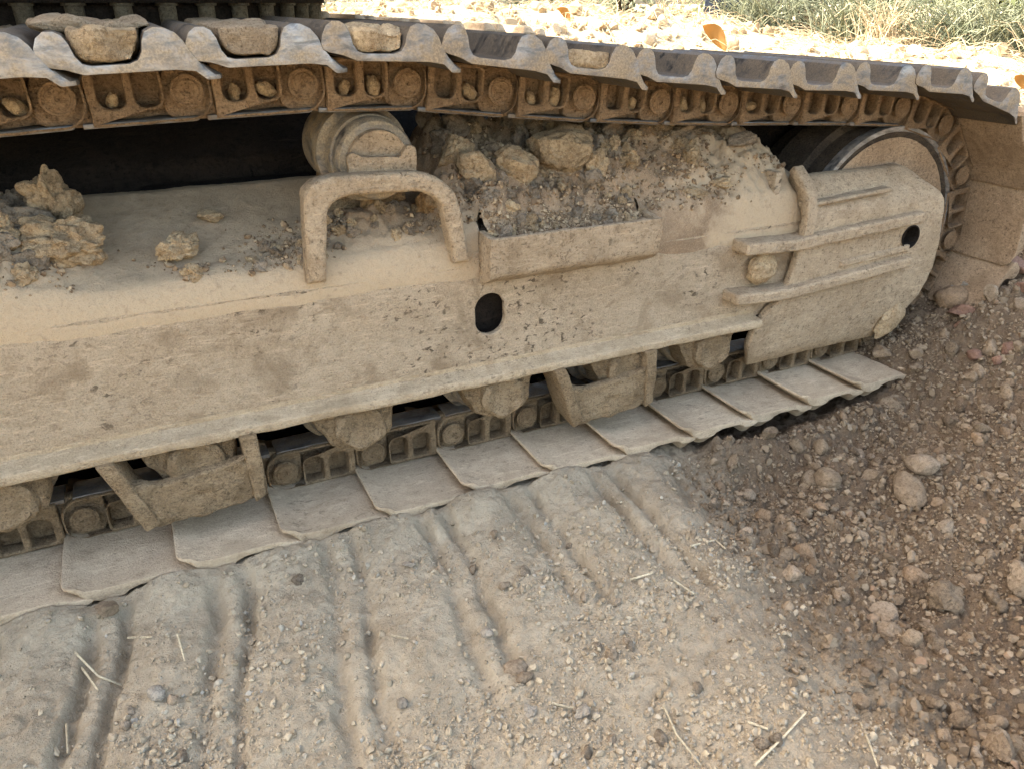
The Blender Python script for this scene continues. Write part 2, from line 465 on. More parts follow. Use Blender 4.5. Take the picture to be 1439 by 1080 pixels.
def mat_leaf(name, a, b):
    t = NT(name)
    n = t.noise(6, 3, .6)
    c = t.mix(t.vramp(n, .35, .65), lin(a), lin(b))
    m = t.fin(c, .6, None, 0, .3)
    tr = t.n('ShaderNodeBsdfTranslucent'); t.l(c, tr.inputs[0])
    mx = t.n('ShaderNodeMixShader'); mx.inputs[0].default_value = .35
    t.l(t.p.outputs[0], mx.inputs[1]); t.l(tr.outputs[0], mx.inputs[2]); t.l(mx.outputs[0], t.out.inputs[0])
    return m
M['leaf_a'] = mat_leaf('shrub_leaf', (106, 116, 82), (136, 144, 108))
M['leaf_b'] = mat_leaf('grey_green_leaf', (124, 132, 108), (154, 158, 134))
M['leaf_c'] = mat_leaf('yellow_green_leaf', (142, 146, 92), (170, 172, 118))
M['bark'] = mat_dusty('bark', (96, 80, 62), (80, 66, 50), (60, 48, 36))
M['post_dark'] = mat_dusty('dark_blue_board', (62, 70, 82), (50, 58, 70), (38, 44, 54), blotch=5, b1=.001)
M['post_pale'] = mat_dusty('pink_grey_post', (168, 150, 140), (152, 136, 126), (126, 112, 104), blotch=6, b1=.001)

# ---------------------------------------------------------------- ground sheet
def axis_coords(a, b, step, a2, b2, step2, far, grow=1.22):
    mid = np.concatenate([np.arange(a2, a - step2 * .5, step2), np.arange(a, b, step), np.arange(b, b2, step2)])
    def tail(x, sgn):
        out = []; s = step2
        while abs(x) < far:
            s *= grow; x += sgn * (min(s, .09) if abs(x) < 9 else s); out.append(x)
        return out
    return np.array(tail(mid[0], -1)[::-1] + list(mid) + tail(mid[-1], 1))
gx = axis_coords(-0.45, 2.70, 0.0043, -1.5, 4.0, 0.013, 300)
gy = axis_coords(-1.0, 0.42, 0.0043, -1.8, 1.2, 0.013, 300)
GX, GY = np.meshgrid(gx, gy)
GZ = ground_h(GX, GY)
nx, ny = len(gx), len(gy)
I = np.arange(nx * ny).reshape(ny, nx)
GF = np.stack([I[:-1, :-1], I[:-1, 1:], I[1:, 1:], I[1:, :-1]], -1).reshape(-1, 4)
ground = obj('ground', mesh_np('ground', np.stack([GX, GY, GZ], -1).reshape(-1, 3), GF, True), M['soil'])
tag(ground, 'dry soil with grouser prints, packed grey left and loose brown right', 'ground', kind='structure')

# ---------------------------------------------------------------- excavator
ex = bpy.data.objects.new('excavator', None); COL.objects.link(ex)
tag(ex, 'crawler excavator undercarriage with mud-caked track frame, rollers and steel tracks', 'excavator')
def part(name, me, mat, parent=None, label=None):
    o = obj(name, me, M[mat] if isinstance(mat, str) else mat, parent or ex)
    if label: o['label'] = label
    return o

# --- chain path: pin positions in X-Z, tangent to +X along the top
IDX, IDZ, IDR = 2.068, 0.397, 0.325
SPX, SPZ, SPR = -1.55, 0.44, 0.36
top = [(-1.55, .80), (-1.1, .792), (-.6, .795), (-.2, .812), (.165, .828), (.36, .832), (.563, .836), (.66, .836), (.756, .829), (.948, .805), (1.139, .785), (1.33, .769),
       (1.526, .756), (1.71, .747), (1.90, .735), (IDX - .02, IDZ + IDR)]
path = []
tp = np.array(top)
xs_ = np.linspace(tp[0, 0], tp[-1, 0], 400)
zs_ = np.interp(xs_, tp[:, 0], tp[:, 1]); ker = np.ones(17) / 17
zs_ = np.concatenate([zs_[:8], np.convolve(zs_, ker, 'valid'), zs_[-8:]])
path += list(zip(xs_, zs_))
for a in np.linspace(90, -90, 80)[1:]:
    path.append((IDX + IDR * math.cos(R(a)), IDZ + IDR * math.sin(R(a))))
for x in np.linspace(IDX, SPX, 300)[1:]:
    path.append((x, IDZ - IDR))
for a in np.linspace(-90, -270, 80)[1:-1]:
    z = SPZ + SPR * math.sin(R(a)); path.append((SPX + SPR * math.cos(R(a)), IDZ - IDR + (z - (SPZ - SPR)) / (2 * SPR) * (.80 - IDZ + IDR)))
PA = np.array(path)
def walk(start_x, n):
    i0 = int(np.argmin(np.abs(xs_ - start_x)))
    pts = [PA[i0]]; seg = i0; N = len(PA); cur = PA[i0]
    while len(pts) < n:
        for k in range(1, 200):
            q = PA[(seg + k) % N]
            if np.hypot(*(q - cur)) >= .19:
                p = PA[(seg + k - 1) % N]
                lo, hi = 0., 1.
                for _ in range(25):
                    m = (lo + hi) / 2
                    if np.hypot(*(p + (q - p) * m - cur)) < .19: lo = m
                    else: hi = m
                cur = p + (q - p) * hi; seg = (seg + k - 1) % N; pts.append(cur); break
    return pts
pins = walk(.165 - .19 * 8, 54)
d0 = [np.hypot(*(p - pins[0])) for p in pins]
close = next(i for i in range(20, 54) if d0[i] < .13 or (d0[i] < .2 and d0[min(i + 1, 53)] > d0[i]))
pins = pins[:close + 1]

SHOE = [(-.182, .0575), (-.160, .0535), (-.138, .0455), (-.02, .045), (.006, .0415), (.034, .0300), (.0430, .0285), (.0430, .0350), (.030, .0425), (.021, .0500), (.010, .058), (.003, .070), (-.003, .083), (-.012, .094), (-.026, .101), (-.040, .102),
        (-.051, .097), (-.057, .085), (-.060, .071), (-.067, .061), (-.079, .057), (-.126, .057), (-.137, .060), (-.144, .070), (-.148, .086), (-.154, .097), (-.163, .102),
        (-.175, .102), (-.185, .095), (-.191, .082), (-.1935, .070), (-.190, .061)]
SW = .60
def shoe_mesh(worn=False):
    ys = [0, .004, .010, .020, SW - .020, SW - .010, SW - .004, SW]; ks = [.30, .66, .88, 1, 1, .88, .66, .30]
    bm = bmesh.new(); rings = []
    hs = [.22, .34, .50, .80, .80, .50, .34, .22] if worn else [1] * 8       # grousers of the lower shoes are worn down at their ends
    for y, k, h in zip(ys, ks, hs):
        rings.append([bm.verts.new((x if x < .012 else .012 + (x - .012) * k, y, z if z < .060 else .060 + (z - .060) * h)) for x, z in SHOE])
    n = len(SHOE)
    for A, B in zip(rings, rings[1:]):
        for i in range(n): bm.faces.new((A[i], A[(i + 1) % n], B[(i + 1) % n], B[i]))
    bm.faces.new(rings[0][::-1]); bm.faces.new(rings[-1])
    bmesh.ops.recalc_face_normals(bm, faces=bm.faces[:])
    es = [e for e in bm.edges if e.calc_face_angle(0) > R(60)]
    bmesh.ops.bevel(bm, geom=es, offset=.003, segments=2, profile=.5, affect='EDGES', clamp_overlap=True)
    bmesh.ops.triangulate(bm, faces=[f for f in bm.faces if len(f.verts) > 4])
    return bm_mesh('track_shoe', bm, 32)
shoe_me = {k: None for k in ('shoe', 'shoe_low', 'shoe_side')}
base_shoe = shoe_mesh(); low_shoe = shoe_mesh(True)
for k in shoe_me:
    m = (low_shoe if k == 'shoe_low' else base_shoe).copy(); m.materials.append(M[k]); shoe_me[k] = m
    if k == 'shoe':
        m.materials.append(M['shoe_end'])
        for f in m.polygons:
            if abs(f.normal.y) > .5: f.material_index = 1
bright_me = shoe_me['shoe'].copy(); bright_me.materials[1] = M['shoe_bright']
# link plates
def u_window(cx, w, z0, z1):
    return rounded([(cx - w / 2, z1), (cx - w / 2, z0), (cx + w / 2, z0), (cx + w / 2, z1)], [.006, .017, .017, .006], 6)
LO = rounded([(-.150, -.047), (.016, -.047), (.038, -.022), (.038, .026), (.020, .043), (-.150, .043)], [.003, .02, .02, .012, .012, .003], 5)
l1 = plate('l1', [LO, u_window(-.114, .042, -.021, .036), u_window(-.061, .040, -.021, .036)], .170, .205, .004, 2)
l2 = plate('l2', [rounded([(-.228, -.036), (-.205, -.047), (-.149, -.047), (-.149, .043), (-.215, .043), (-.228, .02)], .008, 3)], .186, .212, .003, 2)
l3 = plate('l3', [rounded([(-.148, -.040), (-.02, -.040), (-.02, .04), (-.148, .04)], .004, 2)], .2055, .214, .002, 1)
link_base = join('track_link', [l1, l2, l3], 40)
link_base = roughen(link_base, [.0014, 45, 3, .011][0], 45, 3, .011)
b0 = lathe('pin_boss', [(.1712, .0265), (.1682, .0255), (.1676, .0225), (.1692, .0212), (.1692, .0190), (.1672, .0175), (.1668, .0045), (.1700, .003)], 28)
rail_base = sweep('rail', [(-.165, -.0492), (.006, -.0492), (.012, -.0475), (.010, -.041), (-.165, -.041)], .178, .236, 'Y', .0015)
link_me = {}; pin_me = {}
for k in ('link', 'link_low'):
    m = link_base.copy(); m.materials.append(M[k]); link_me[k] = m
    m = b0.copy(); m.materials.append(M[k]); pin_me[k] = m
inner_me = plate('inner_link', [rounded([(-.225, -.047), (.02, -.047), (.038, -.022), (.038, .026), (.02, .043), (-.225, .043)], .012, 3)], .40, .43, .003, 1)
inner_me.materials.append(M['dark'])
rail_base.materials.append(M['rail'])

def place(o, p, q):
    """local +x from pin p (behind) to pin q (ahead); origin at q."""
    a = math.atan2(q[1] - p[1], q[0] - p[0])
    o.location = (q[0], o.location[1], q[1]); o.rotation_euler = (0, -a, 0)
    return a
far_dy = 2.05
NP = len(pins)
shoe_pos = []
for i in range(1, NP + 1):
    p, q = pins[i - 1], pins[i % NP]
    if i == NP and np.hypot(*(q - p)) > .23: continue
    a = math.atan2(q[1] - p[1], q[0] - p[0])
    upper = q[1] > .55 and abs(a) < .6
    side = (not upper) and q[0] > 2.0 and q[1] > .11
    sk = 'shoe' if upper else ('shoe_side' if side else 'shoe_low')
    s = obj('track_shoe', bright_me if (upper and -.3 < q[0] < .7) else shoe_me[sk], None, ex); place(s, p, q)
    s.rotation_euler.y += rng.normal(0, .006); s.location.z += rng.normal(0, .0012); s.location.y = rng.normal(0, .0025)
    lk = obj('track_link', link_me['link' if (upper or side) else 'link_low'], None, ex); place(lk, p, q)
    obj('pin', pin_me['link' if (upper or side) else 'link_low'], None, lk)
    obj('rail', rail_base, None, lk)
    il = obj('inner_track_link', inner_me, None, ex); place(il, p, q)
    shoe_pos.append((p, q, a, upper))
    if q[0] > -.6 and (q[1] > .3):
        s2 = obj('track_shoe', shoe_me['shoe_low'], None, ex); place(s2, p, q); s2.location += Vector((-.10, far_dy, .055))
        l4 = obj('inner_track_link', inner_me, None, ex); place(l4, p, q); l4.location += Vector((-.10, far_dy - .2, .055))

# --- track frame (shell) and its pieces
FY = .112
tf = part('track_frame', sweep('track_frame', [(.124, .506), (.135, .519), (.42, .622), (.43, .60), (.43, .27), (.30, .24), (.30, .262), (.40, .29), (.40, .60), (.16, .505)], -1.35, 1.66, 'X', .002), 'frame')
hole = [(.872 + .034 * math.cos(t) , .374 + .013 * (1 if math.sin(t) > 0 else -1) + .033 * math.sin(t)) for t in np.linspace(0, 2 * math.pi, 40, endpoint=False)]
side_me = plate('side_plate', [[(-1.35, .245), (1.60, .245), (1.72, .26), (1.72, .480), (1.262, .480), (1.262, .512), (.836, .512), (.836, .486), (-1.35, .486)], hole], FY, FY + .016, .003, 2)
part('side_plate', side_me, 'frame', tf)
# flange along the bottom edge
fl = sweep('flange', [(.074, .234), (.0765, .230), (.30, .226), (.30, .242), (.118, .262), (.1115, .268), (.1115, .258), (.100, .252), (.078, .2495), (.074, .246)], -1.35, 1.60, 'X', 0)
fl = roughen(fl, .0018, 40, 12, .016)
part('flange', fl, 'flange', tf)
part('gap_shade_plate', box('gap_shade_plate', 1.10, 2.10, .452, .47, .30, .715), 'dark', tf)  # added dark plate, blocks the bright gap behind the heap
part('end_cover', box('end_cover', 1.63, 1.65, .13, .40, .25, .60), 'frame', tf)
part('recess_shade_plate', box('recess_shade_plate', -1.3, 1.6, .16, .17, .27, .49), 'black', tf)  # black plate put in so the side hole looks dark inside

# step arch of flat bar standing on the frame edge
def arch_outline():
    outer = rounded([(.500, .50), (.512, .676), (.565, .690), (.745, .682), (.80, .64), (.822, .50)], [0, .085, .03, .05, .06, 0], 8)
    inner = rounded([(.788, .50), (.766, .624), (.730, .648), (.584, .653), (.550, .635), (.535, .50)], [0, .05, .04, .04, .06, 0], 8)
    return outer + inner
part('step_arch', roughen(plate('step_arch', [arch_outline()], .090, .137, .010, 3), .0012, 50, 4, .014), 'yoke', tf)

# carrier roller
cr = part('carrier_roller', lathe('carrier_roller', [(.150, .058), (.152, .070), (.160, .0745), (.185, .076), (.188, .0725), (.192, .0725), (.195, .078), (.222, .081), (.226, .076), (.238, .076), (.243, .092), (.262, .093), (.268, .086), (.40, .086)], 56, (.664, .699)), 'roller')
part('end_cap', lathe('end_cap', [(.140, .050), (.136, .056), (.1505, .058)], 40, (.664, .699)), 'yoke', cr)
part('bracket', roughen(sweep('bracket', rounded([(.602, .672), (.730, .668), (.730, .722), (.716, .728), (.700, .708), (.632, .712), (.612, .722), (.602, .716)], .006, 3), .122, .1385, 'Y', .003), .002, 40, 6, .012), 'yoke', cr)
part('post', sweep('post', [(.58, .54), (.60, .70), (.63, .70), (.72, .56)], .29, .37, 'Y', .004), 'guard', cr)

# tray-shaped step bracket on the side plate
tr_prof = rounded([(.113, .445), (.085, .452), (.054, .472), (.048, .552), (.060, .553), (.066, .482), (.09, .466), (.113, .462)], [0, .012, .012, .003, .003, .01, .01, 0], 4)
tray = part('tray_bracket', roughen(sweep('tray_bracket', tr_prof, .848, 1.250, 'X', .001), .0022, 34, 9, .013), 'yoke', tf)
for x in (.848, 1.236):
    part('end_plate', sweep('end_plate', rounded([(.113, .450), (.085, .455), (.056, .474), (.050, .550), (.113, .556)], .004, 2), x, x + .014, 'X', .002), 'yoke', tray)

# idler yoke at the front end
def yoke_shell():
    bm = bmesh.new()
    # profile (y, z, x_left, x_right), from top back edge down to the tucked-under bottom
    prof = [(.175, .580, 1.715, 2.085), (.150, .576, 1.712, 2.095), (.120, .545, 1.708, 2.135), (.094, .512, 1.706, 2.184), (.084, .494, 1.704, 2.194), (.082, .44, 1.700, 2.204), (.082, .38, 1.690, 2.212),
            (.083, .30, 1.670, 2.212), (.086, .262, 1.625, 2.207), (.092, .22, 1.598, 2.194), (.100, .175, 1.592, 2.165), (.112, .130, 1.605, 2.13), (.130, .100, 1.625, 2.09), (.155, .085, 1.64, 2.05)]
    rows = []
    for y, z, a, b in prof:
        rows.append([bm.verts.new((a + (b - a) * k / 24, y, z)) for k in range(25)])
    for A, B in zip(rows, rows[1:]):
        for k in range(24):
            bm.faces.new((A[k], A[k + 1], B[k + 1], B[k]))
    bmesh.ops.recalc_face_normals(bm, faces=bm.faces[:])
    if bm.faces[100].normal.y > 0: bmesh.ops.reverse_faces(bm, faces=bm.faces[:])
    g = bmesh.ops.solidify(bm, geom=bm.faces[:], thickness=.02)
    bmesh.ops.remove_doubles(bm, verts=bm.verts[:], dist=1e-5)
    es = [e for e in bm.edges if len(e.link_faces) == 2 and e.calc_face_angle(0) > R(60)]
    bmesh.ops.bevel(bm, geom=es, offset=.004, segments=2, profile=.5, affect='EDGES')
    return bm_mesh('idler_yoke', bm, 45)
def cut(me, cutter):
    a = bpy.data.objects.new('a', me); b = bpy.data.objects.new('b', cutter); COL.objects.link(a); COL.objects.link(b)
    md = a.modifiers.new('cut', 'BOOLEAN'); md.operation = 'DIFFERENCE'; md.object = b; md.solver = 'EXACT'
    out = bpy.data.meshes.new_from_object(a.evaluated_get(bpy.context.evaluated_depsgraph_get()))
    bpy.data.objects.remove(a); bpy.data.objects.remove(b); out.name = me.name
    return smooth_mesh(out, 45)
yk = part('idler_yoke', cut(roughen(yoke_shell(), .0018, 30, 15, .014), lathe('cutter', [(.0, .031), (.3, .031)], 30, (2.088, .402))), 'yoke', tf)
def bar(name, pts, y0, y1, h, mat='yoke', parent=None, r=.008, amp=.0012):
    up = [(x, z + h / 2) for x, z in pts]; dn = [(x, z - h / 2) for x, z in pts[::-1]]
    return part(name, roughen(plate(name, [rounded(up + dn, r, 3)], y0, y1, .006, 2), amp, 45, 5, .012), mat, parent)
bar('rib', [(1.505, .446), (1.66, .437), (2.10, .458)], .058, .118, .030, parent=tf)
bar('rib', [(1.495, .322), (1.66, .312), (2.09, .338)], .058, .118, .028, parent=tf)
bar('rib', [(1.84, .360), (2.09, .372)], .076, .09, .020, parent=tf, r=.004)
bar('rib', [(1.70, .522), (1.985, .535)], .085, .12, .012, parent=tf, r=.003)
part('hole_sleeve', lathe('hole_sleeve', [(.0795, .0325), (.0785, .0300), (.0800, .0285), (.150, .0280), (.150, .0325)], 30, (2.088, .402), caps=False), 'black', tf)  # sleeve coloured black to paint the shade inside the hole
part('hole_shade_disc', lathe('hole_shade_disc', [(.118, .001), (.118, .0278), (.15, .0278)], 30, (2.088, .402)), 'black', tf)  # added black disc standing in for the dark depth of the hole
# curved strap where the top plate meets the yoke
st = [(.082, .445), (.080, .50), (.090, .545), (.115, .572), (.150, .600)]
up_ = []; dn_ = []
for i, (y, z) in enumerate(st):
    a = Vector(st[max(i - 1, 0)]); b = Vector(st[min(i + 1, len(st) - 1)]); d = (b - a).normalized(); n = Vector((-d.y, d.x))
    up_.append((y + n.x * -.010, z + n.y * -.010)); dn_.append((y + n.x * .012, z + n.y * .012))
part('strap', roughen(sweep('strap', up_ + dn_[::-1], 1.690, 1.722, 'X', .004), .0014, 40, 8, .014), 'yoke', tf)

# idler wheel
idl = part('idler', lathe('idler', [(.200, .05), (.200, .235), (.182, .246), (.176, .262), (.176, .272), (.182, .277), (.25, .277), (.252, .30), (.35, .30), (.352, .277), (.42, .277), (.42, .05)], 96, (IDX, IDZ)), 'idler_dark')
part('rim', lathe('rim', [(.1775, .2630), (.1735, .2650), (.1730, .2770), (.1790, .2785), (.20, .2785), (.2005, .2772)], 96, (IDX, IDZ), caps=False), M['rim'], idl)
part('disc', roughen(lathe('disc', [(.1995, .232), (.187, .244), (.178, .249), (.176, .240), (.180, .22), (.184, .15), (.172, .10), (.168, .06)], 80, (IDX, IDZ)), .0012, 40, 9, .02), 'shoe_side', idl)
idl2 = part('idler', lathe('idler', [(.200, .05), (.176, .272), (.25, .277), (.42, .277), (.42, .05)], 64, (IDX, IDZ)), 'black'); idl2.location.y = far_dy

# track rollers with caps
rx = [-.393, -.073, .245, .560, .882, 1.205, 1.455]
roll_me = lathe('track_roller', [(.168, .055), (.170, .074), (.178, .080), (.205, .082), (.210, .096), (.225, .097), (.232, .082), (.40, .082), (.41, .096), (.43, .09)], 44, (0, .20)); roll_me.materials.append(M['roller'])
def cap_mesh():
    a = lathe('a', [(.090, .030), (.086, .042), (.090, .049), (.168, .052)], 30, (.012, .185))
    b = sweep('b', rounded([(-.085, .240), (-.075, .185), (-.045, .14), (.035, .128), (.072, .15), (.085, .20), (.085, .240)], .02, 3), .105, .165, 'Y', .005)
    m = roughen(join('shaft_cap', [a, b]), .007, 30, 2, .009); m.materials.append(M['guard']); return m
cap_me = cap_mesh()
for k, x in enumerate(rx):
    o = obj('track_roller', roll_me, None, ex); o.location.x = x
    obj('shaft_cap', cap_me, None, o)
# roller guards
def guard():
    a = plate('a', [rounded([(-.128, .186), (-.098, .094), (-.080, .080), (.095, .088), (.114, .102), (.114, .196), (.06, .178), (-.06, .168)], [.004, .012, .012, .012, .012, .004, .02, .02], 4)], .070, .096, .006, 2)
    return roughen(a, .0042, 30, 7, .010)
def gusset(pts, x_t):
    return roughen(sweep('gusset', pts, .064, .150, 'Y', .004), .0022, 34, 3, .014)
gp = guard(); gp.materials.append(M['guard'])
gl = gusset([(-.156, .234), (-.126, .234), (-.072, .090), (-.100, .079)], 0); gl.materials.append(M['guard'])
gr = gusset([(.088, .234), (.120, .234), (.120, .100), (.098, .086)], 0); gr.materials.append(M['guard'])
for x in (.247, 1.160):
    o = obj('roller_guard', gp, None, ex); o.location.x = x
    obj('gusset', gl, None, o); obj('gusset', gr, None, o)

# --- centre frame, swing bearing, far frame, sprockets, upper house
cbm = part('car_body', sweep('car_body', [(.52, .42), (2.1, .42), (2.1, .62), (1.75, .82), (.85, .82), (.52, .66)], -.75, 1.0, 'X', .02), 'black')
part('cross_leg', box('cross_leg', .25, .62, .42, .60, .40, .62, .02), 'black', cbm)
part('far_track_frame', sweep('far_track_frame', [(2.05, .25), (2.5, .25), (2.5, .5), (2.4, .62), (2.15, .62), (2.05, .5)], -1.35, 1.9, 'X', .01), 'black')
sb = part('swing_bearing', None or (lambda: (lambda m: m)(lathe('swing_bearing', [(-.05, .40), (-.05, .66), (.0, .66), (.0, .70), (.10, .70), (.10, .40)], 72)))(), 'dark')
sb.rotation_euler = (R(90), 0, 0); sb.location = (.16, 1.36, .962)
bolt_me = lathe('bolt', [(-.042, .014), (-.040, .018), (-.004, .0185), (-.003, .024), (.004, .024)], 14); bolt_me.materials.append(M['bolt'])
for k in range(46):
    a = 2 * math.pi * k / 46
    b = obj('bolt', bolt_me, None, sb); b.location = (.672 * math.cos(a), 0.0 - .002, .672 * math.sin(a))
sp = part('sprocket', lathe('sprocket', [(.24, .12), (.24, .30), (.27, .31), (.33, .31), (.36, .30), (.36, .12)], 42, (SPX + .02, SPZ)), 'guard')
hs = part('house', box('house', -2.6, 1.25, .30, 2.70, 1.075, 1.95, .05, 3), 'house')  # upper house out of view, built to shade the foreground; shape guessed
part('counterweight', sweep('counterweight', rounded([(.33, 1.10), (2.67, 1.10), (2.67, 2.2), (.33, 2.2)], .25, 6), -3.1, -2.6, 'X', .06), 'house', hs)
part('engine_hood', box('engine_hood', -2.5, -.35, .34, 2.60, 1.95, 2.65, .08, 3), 'house', hs)
cabp = part('cab', box('cab', -.36, 1.22, .34, 1.36, 1.95, 3.0, .10, 3), 'house', hs)
part('cab_window', box('cab_window', -.1, 1.05, .325, .341, 2.1, 2.85, .004), 'glass', hs)
part('right_deck', box('right_deck', -.30, 1.20, 1.9, 2.62, 1.95, 2.7, .08, 3), 'house', hs)
part('boom', sweep('boom', rounded([(.1, 1.7), (1.1, 1.5), (2.6, 3.9), (4.6, 4.4), (4.5, 4.0), (3.0, 3.4), (1.4, 1.35)], .15, 4), 1.30, 1.72, 'Y', .02), 'house', hs)

# ---------------------------------------------------------------- rocks
def ico(sub):
    bm = bmesh.new(); bmesh.ops.create_icosphere(bm, subdivisions=sub, radius=1.0)
    V = np.array([v.co for v in bm.verts]); F = np.array([[v.index for v in f.verts] for f in bm.faces]); bm.free()
    return V, F
ICO = {k: ico(k) for k in (1, 2, 3, 4, 5)}
def rock_v(sub, seed, cuts=9, lump=.18, fine=.05, squash=(1, .85, .7), keep=.72):
    V, F = ICO[sub]; V = V.copy(); r = np.random.default_rng(seed)
    for _ in range(cuts):
        n = r.normal(size=3); n /= np.linalg.norm(n); d = r.uniform(keep - .14, keep + .18)
        s = V @ n; V = V - np.outer(np.clip(s - d, 0, None), n) * .92
    U = V / np.maximum(np.linalg.norm(V, axis=1, keepdims=True), 1e-6); o = r.uniform(0, 50)
    V = V + U * (lump * fbm(U[:, 0] * 1.6 + o, U[:, 1] * 1.6, U[:, 2] * 1.6, oct=3, seed=seed))[:, None]
    if fine > 0:
        V = V + U * (fine * (np.abs(fbm(U[:, 0] * 2.7 + o, U[:, 1] * 2.7, U[:, 2] * 2.7, oct=2, seed=seed + 5, gain=.5)) * 1.5 - .5))[:, None]
    return V * np.array(squash), F
def rock_mesh(name, sub, seed, mat, smooth=45, **k):
    V, F = rock_v(sub, seed, **k); me = mesh_np(name, V, F); smooth_mesh(me, smooth - 10); me.materials.append(M[mat]); return me
def put(o, loc, s, rot=None):
    o.location = loc; o.scale = s if isinstance(s, (tuple, list)) else (s, s, s)
    o.rotation_euler = rot or (rng.uniform(0, 6.3), rng.uniform(0, 6.3), rng.uniform(0, 6.3)); return o

# ---------------------------------------------------------------- dirt lying on the track frame
#@DIRT
def frame_top(y):
    return .519 + (np.asarray(y) - .135) * .3614
def dirt_h(x, y):
    """height of the dirt surface over the sloping top plate."""
    x = np.asarray(x, float); y = np.asarray(y, float)
    base = frame_top(np.clip(y, .118, .42)) + .003
    main = sstep(.77, .85, x) * (1 - sstep(1.62, 1.80, x))
    prof = np.interp(y, [.05, .066, .12, .20, .30, .40, .44], [-.03, .010, .040, .085, .106, .122, .09])
    prof2 = np.interp(y, [.05, .09, .12, .18, .26, .36, .44], [-.05, -.02, .012, .068, .106, .120, .08])
    tr = sstep(.856, .864, x) * (1 - sstep(1.238, 1.248, x))
    h = main * (prof * tr + prof2 * (1 - tr))
    left = (1 - sstep(.02, .20, x)) * np.interp(y, [.10, .14, .2, .3, .4, .44], [.0, .03, .045, .05, .035, 0])
    rim = .006 * np.exp(-((y - .150) / .022) ** 2) * sstep(.1, .25, x)
    archd = .042 * np.exp(-((y - .22) / .06) ** 2) * np.exp(-((x - .66) / .13) ** 2)
    n = .012 * fbm(x * 14, y * 14, oct=3, seed=91) + .008 * fbm(x * 55, y * 55, oct=3, seed=93)
    hh = h + left + rim + archd
    rt = sstep(1.26, 1.36, x) * (1 - sstep(1.69, 1.72, x)) * sstep(.118, .135, y)
    hh = hh * (1 - rt) + rt * (np.interp(y, [.07, .088, .10, .12, .18, .26, .36, .44], [-.10, -.055, -.012, .022, .072, .104, .118, .08]) * (1 - sstep(1.60, 1.80, x) * sstep(.14, .3, y)) + .004 * vnoise(x * 20, y * 20, seed=96))
    lip = -.006 * np.clip((.138 - y) / .028, 0, 1.2) ** 2 * (1 - tr) * (1 - rt) * (1 + .25 * vnoise(x * 16, y * 3, seed=95))
    base = base + lip
    n = n * (sstep(.115, .16, y) * .9 + .1 + tr * .6)
    return base + hh + np.maximum(n, -.02 - hh) * (.10 + 1.1 * np.clip(hh / .05, 0, 1))
#@END
dx_, dy_ = np.arange(-1.34, 1.80, .0045), np.arange(.052, .445, .0045)
DX, DY = np.meshgrid(dx_, dy_)
yf = .1112 + 0 * DX
in_tray = (DX > .862) & (DX < 1.236)
DY = np.where(in_tray | (DY > .14), DY, np.where(DY >= .0839, yf + (DY - .084) / .056 * (.14 - yf), DY))
DZ = dirt_h(DX, DY)
i_f = int(np.searchsorted(dy_, .0839))
wob = .006 * fbm(dx_ * 9, dx_ * 0 + 3.3, oct=4, seed=98)
i_t = int(np.searchsorted(dy_, .14)); nr = i_t - i_f - 1
z_top = DZ[i_t].copy()
drop = z_top - .0105 - (.470 + np.clip(wob, -.006, .006) - .018 * sstep(1.2, 1.4, dx_))
for r_ in range(nr + 1):                                     # dust shoulder rounding over from the top plate onto the side plate
    k = i_f + r_
    if r_ == 0:
        y_, z_ = .1121 + 0 * dx_, z_top - drop - .0105 - .010
    else:
        a_ = (nr - r_ + 1) / nr * math.pi / 2
        y_, z_ = .1405 - (.1405 - .1112) * math.sin(a_), z_top - drop * (1 - math.cos(a_)) - .0105 * (math.sin(a_))
    DY[k] = np.where(in_tray[k], DY[k], y_); DZ[k] = np.where(in_tray[k], DZ[k], z_)
Fr = frame_top(np.clip(DY, .12, .42))
def heap(name, x0, x1, label):
    i0, i1 = np.searchsorted(dx_, x0), np.searchsorted(dx_, x1)
    ix = np.arange(i0, i1)
    n_, m_ = len(ix), len(dy_)
    V = np.stack([DX[:, ix], DY[:, ix], DZ[:, ix]], -1).reshape(-1, 3)
    I = np.arange(n_ * m_).reshape(m_, n_)
    F = np.stack([I[:-1, :-1], I[:-1, 1:], I[1:, 1:], I[1:, :-1]], -1).reshape(-1, 4)
    # drop cells that would hang out over the side of the frame
    cx = V[F].mean(1); cx[:, 1] = np.stack([np.meshgrid(dx_[ix], dy_)[1]], -1).reshape(-1)[F].mean(1); inside_tray = (cx[:, 0] > .866) & (cx[:, 0] < 1.232)
    keep = (cx[:, 1] > .0865) & ((cx[:, 0] < .858) | (cx[:, 0] > 1.240)) | (cx[:, 1] > .14) | (inside_tray & (cx[:, 1] > .062))
    F = F[keep]
    o = obj(name, mesh_np(name, V, F, True), M['dirt']); tag(o, label, 'dirt', kind='stuff'); return o
heap('dirt_layer', -1.34, .83, 'thin layer of dusty dirt along the frame top left of the arch')
heap('dirt_heap', .825, 1.80, 'brown dirt heap filling the frame top right of the arch')

